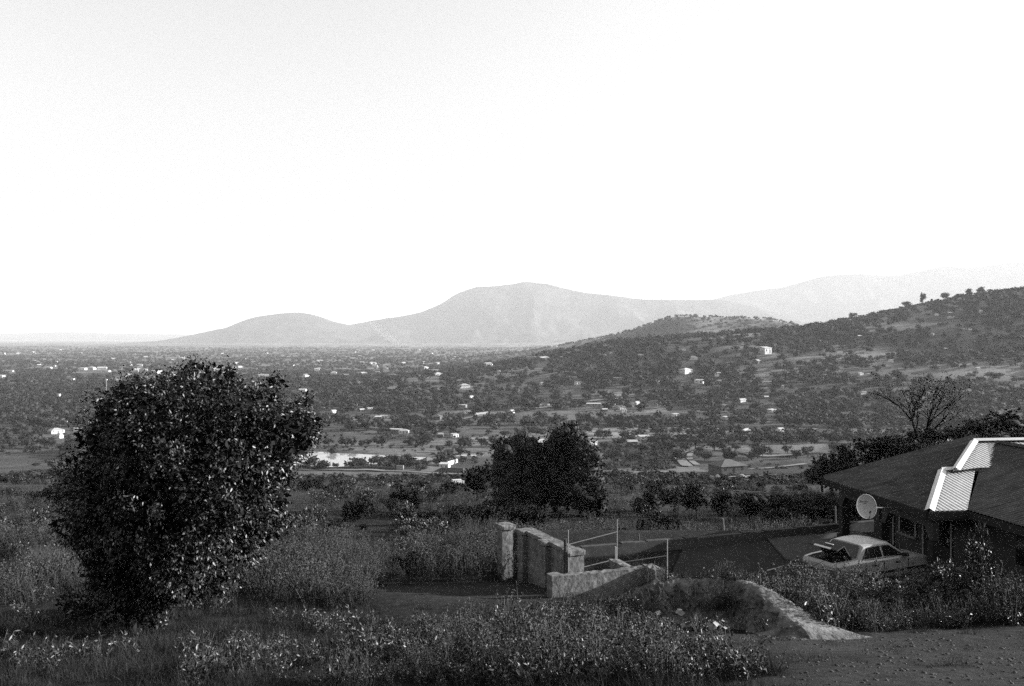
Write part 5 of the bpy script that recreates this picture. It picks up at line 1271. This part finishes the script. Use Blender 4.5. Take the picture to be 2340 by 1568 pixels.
# fallen branches
for i, (u, v, ln, yw, lb) in enumerate([(1800, 1300, 1.3, .3, 'dry forked branch lying on top of the hedge, left one'), (1850, 1305, 1.5, -.2, 'dry pale branch lying on top of the hedge, right one'), (300, 1415, 1.2, .4, 'pale dead branch on the ground under the big tree')]):
    Y = 24.5 if i < 2 else hit(u, v)[1]; x = (u - CU) / FPX * Y; zz = zg(x, Y); zt = CAMZ - (v - CV) / FPX * Y
    o = MB().tube([(-ln / 2, 0, 0), (0, .05, .08), (ln / 2, 0, .02)], [.022, .018, .008], 5).tube([(0, .05, .08), (ln * .3, .1, .3)], [.014, .005], 4).tube([(-.2, .02, .05), (.0, -.2, .22)], [.012, .004], 4).build('dead_branch', M['stalk']); o.location = (x, Y, max(zt, zz + .03)); o.rotation_euler = (0, 0, yw); tag(o, lb, 'branch')
# clods and stones on the bare dirt
rk = [mesh_np('stone', ICO1[0] * [1, .9, .55] * (1 + .2 * np.random.default_rng(k).normal(size=(len(ICO1[0]), 1))), ICO1[1], M['earth']) for k in range(4)]
sp = []
while len(sp) < 900:
    Y = R.uniform(12, 24); x = R.uniform(-6, 14)
    if in_bare(x, Y) or in_drive(x, Y): sp.append((x, Y, R.uniform(.012, .05)))
sp = np.array(sp)
scatter('stones', np.column_stack([sp[:, 0], sp[:, 1], zgrid(sp[:, 0], sp[:, 1])]), np.column_stack([sp[:, 2]] * 3), np.column_stack([np.zeros(len(sp)), np.zeros(len(sp)), NR.uniform(0, 6, len(sp))]), NR.integers(0, 4, len(sp)), rk, 'small clods and stones on the bare dirt', 'stones')

# ================================================================ SMOKE AND HAZE
def vol(name, dens_, col=1.0, an=0.0):
    m = bpy.data.materials.new(name); m.use_nodes = True; t = m.node_tree; t.nodes.clear(); o = t.nodes.new('ShaderNodeOutputMaterial'); v = t.nodes.new('ShaderNodeVolumePrincipled')
    v.inputs['Density'].default_value = dens_; v.inputs['Color'].default_value = (col, col, col, 1); v.inputs['Anisotropy'].default_value = an
    t.links.new(v.outputs[0], o.inputs['Volume']); return m
def smoke(pts, label):
    q = np.linspace(0, len(pts) - 1, 26); A = np.array(pts, float); pts = [tuple(np.interp(t, np.arange(len(A)), A[:, c]) for c in range(3)) for t in q]
    mb = MB(); Y = 6300.0; P = [((u - CU) / FPX * Y, Y + k * 14, CAMZ - (v - CV) / FPX * Y) for k, (u, v, r_) in enumerate(pts)]
    mb.tube(P, [r_ / FPX * Y for u, v, r_ in pts], 14); o = mb.build('smoke', vol('smoke', .0007, .98), None, True); stuff(o, label, 'smoke')
smoke([(918, 797, 2), (908, 786, 6), (893, 777, 9), (872, 764, 11), (845, 745, 10), (820, 728, 5)], 'thin pale smoke plume rising and drifting left over the plain')
hz = MB().box(-46000, 46000, -6000, 46000, -160, 1480).build('haze', vol('haze', HAZE_DENSITY, .98, .05)); stuff(hz, 'pale even haze in the air over the plain and hills', 'haze')
finish_labels()
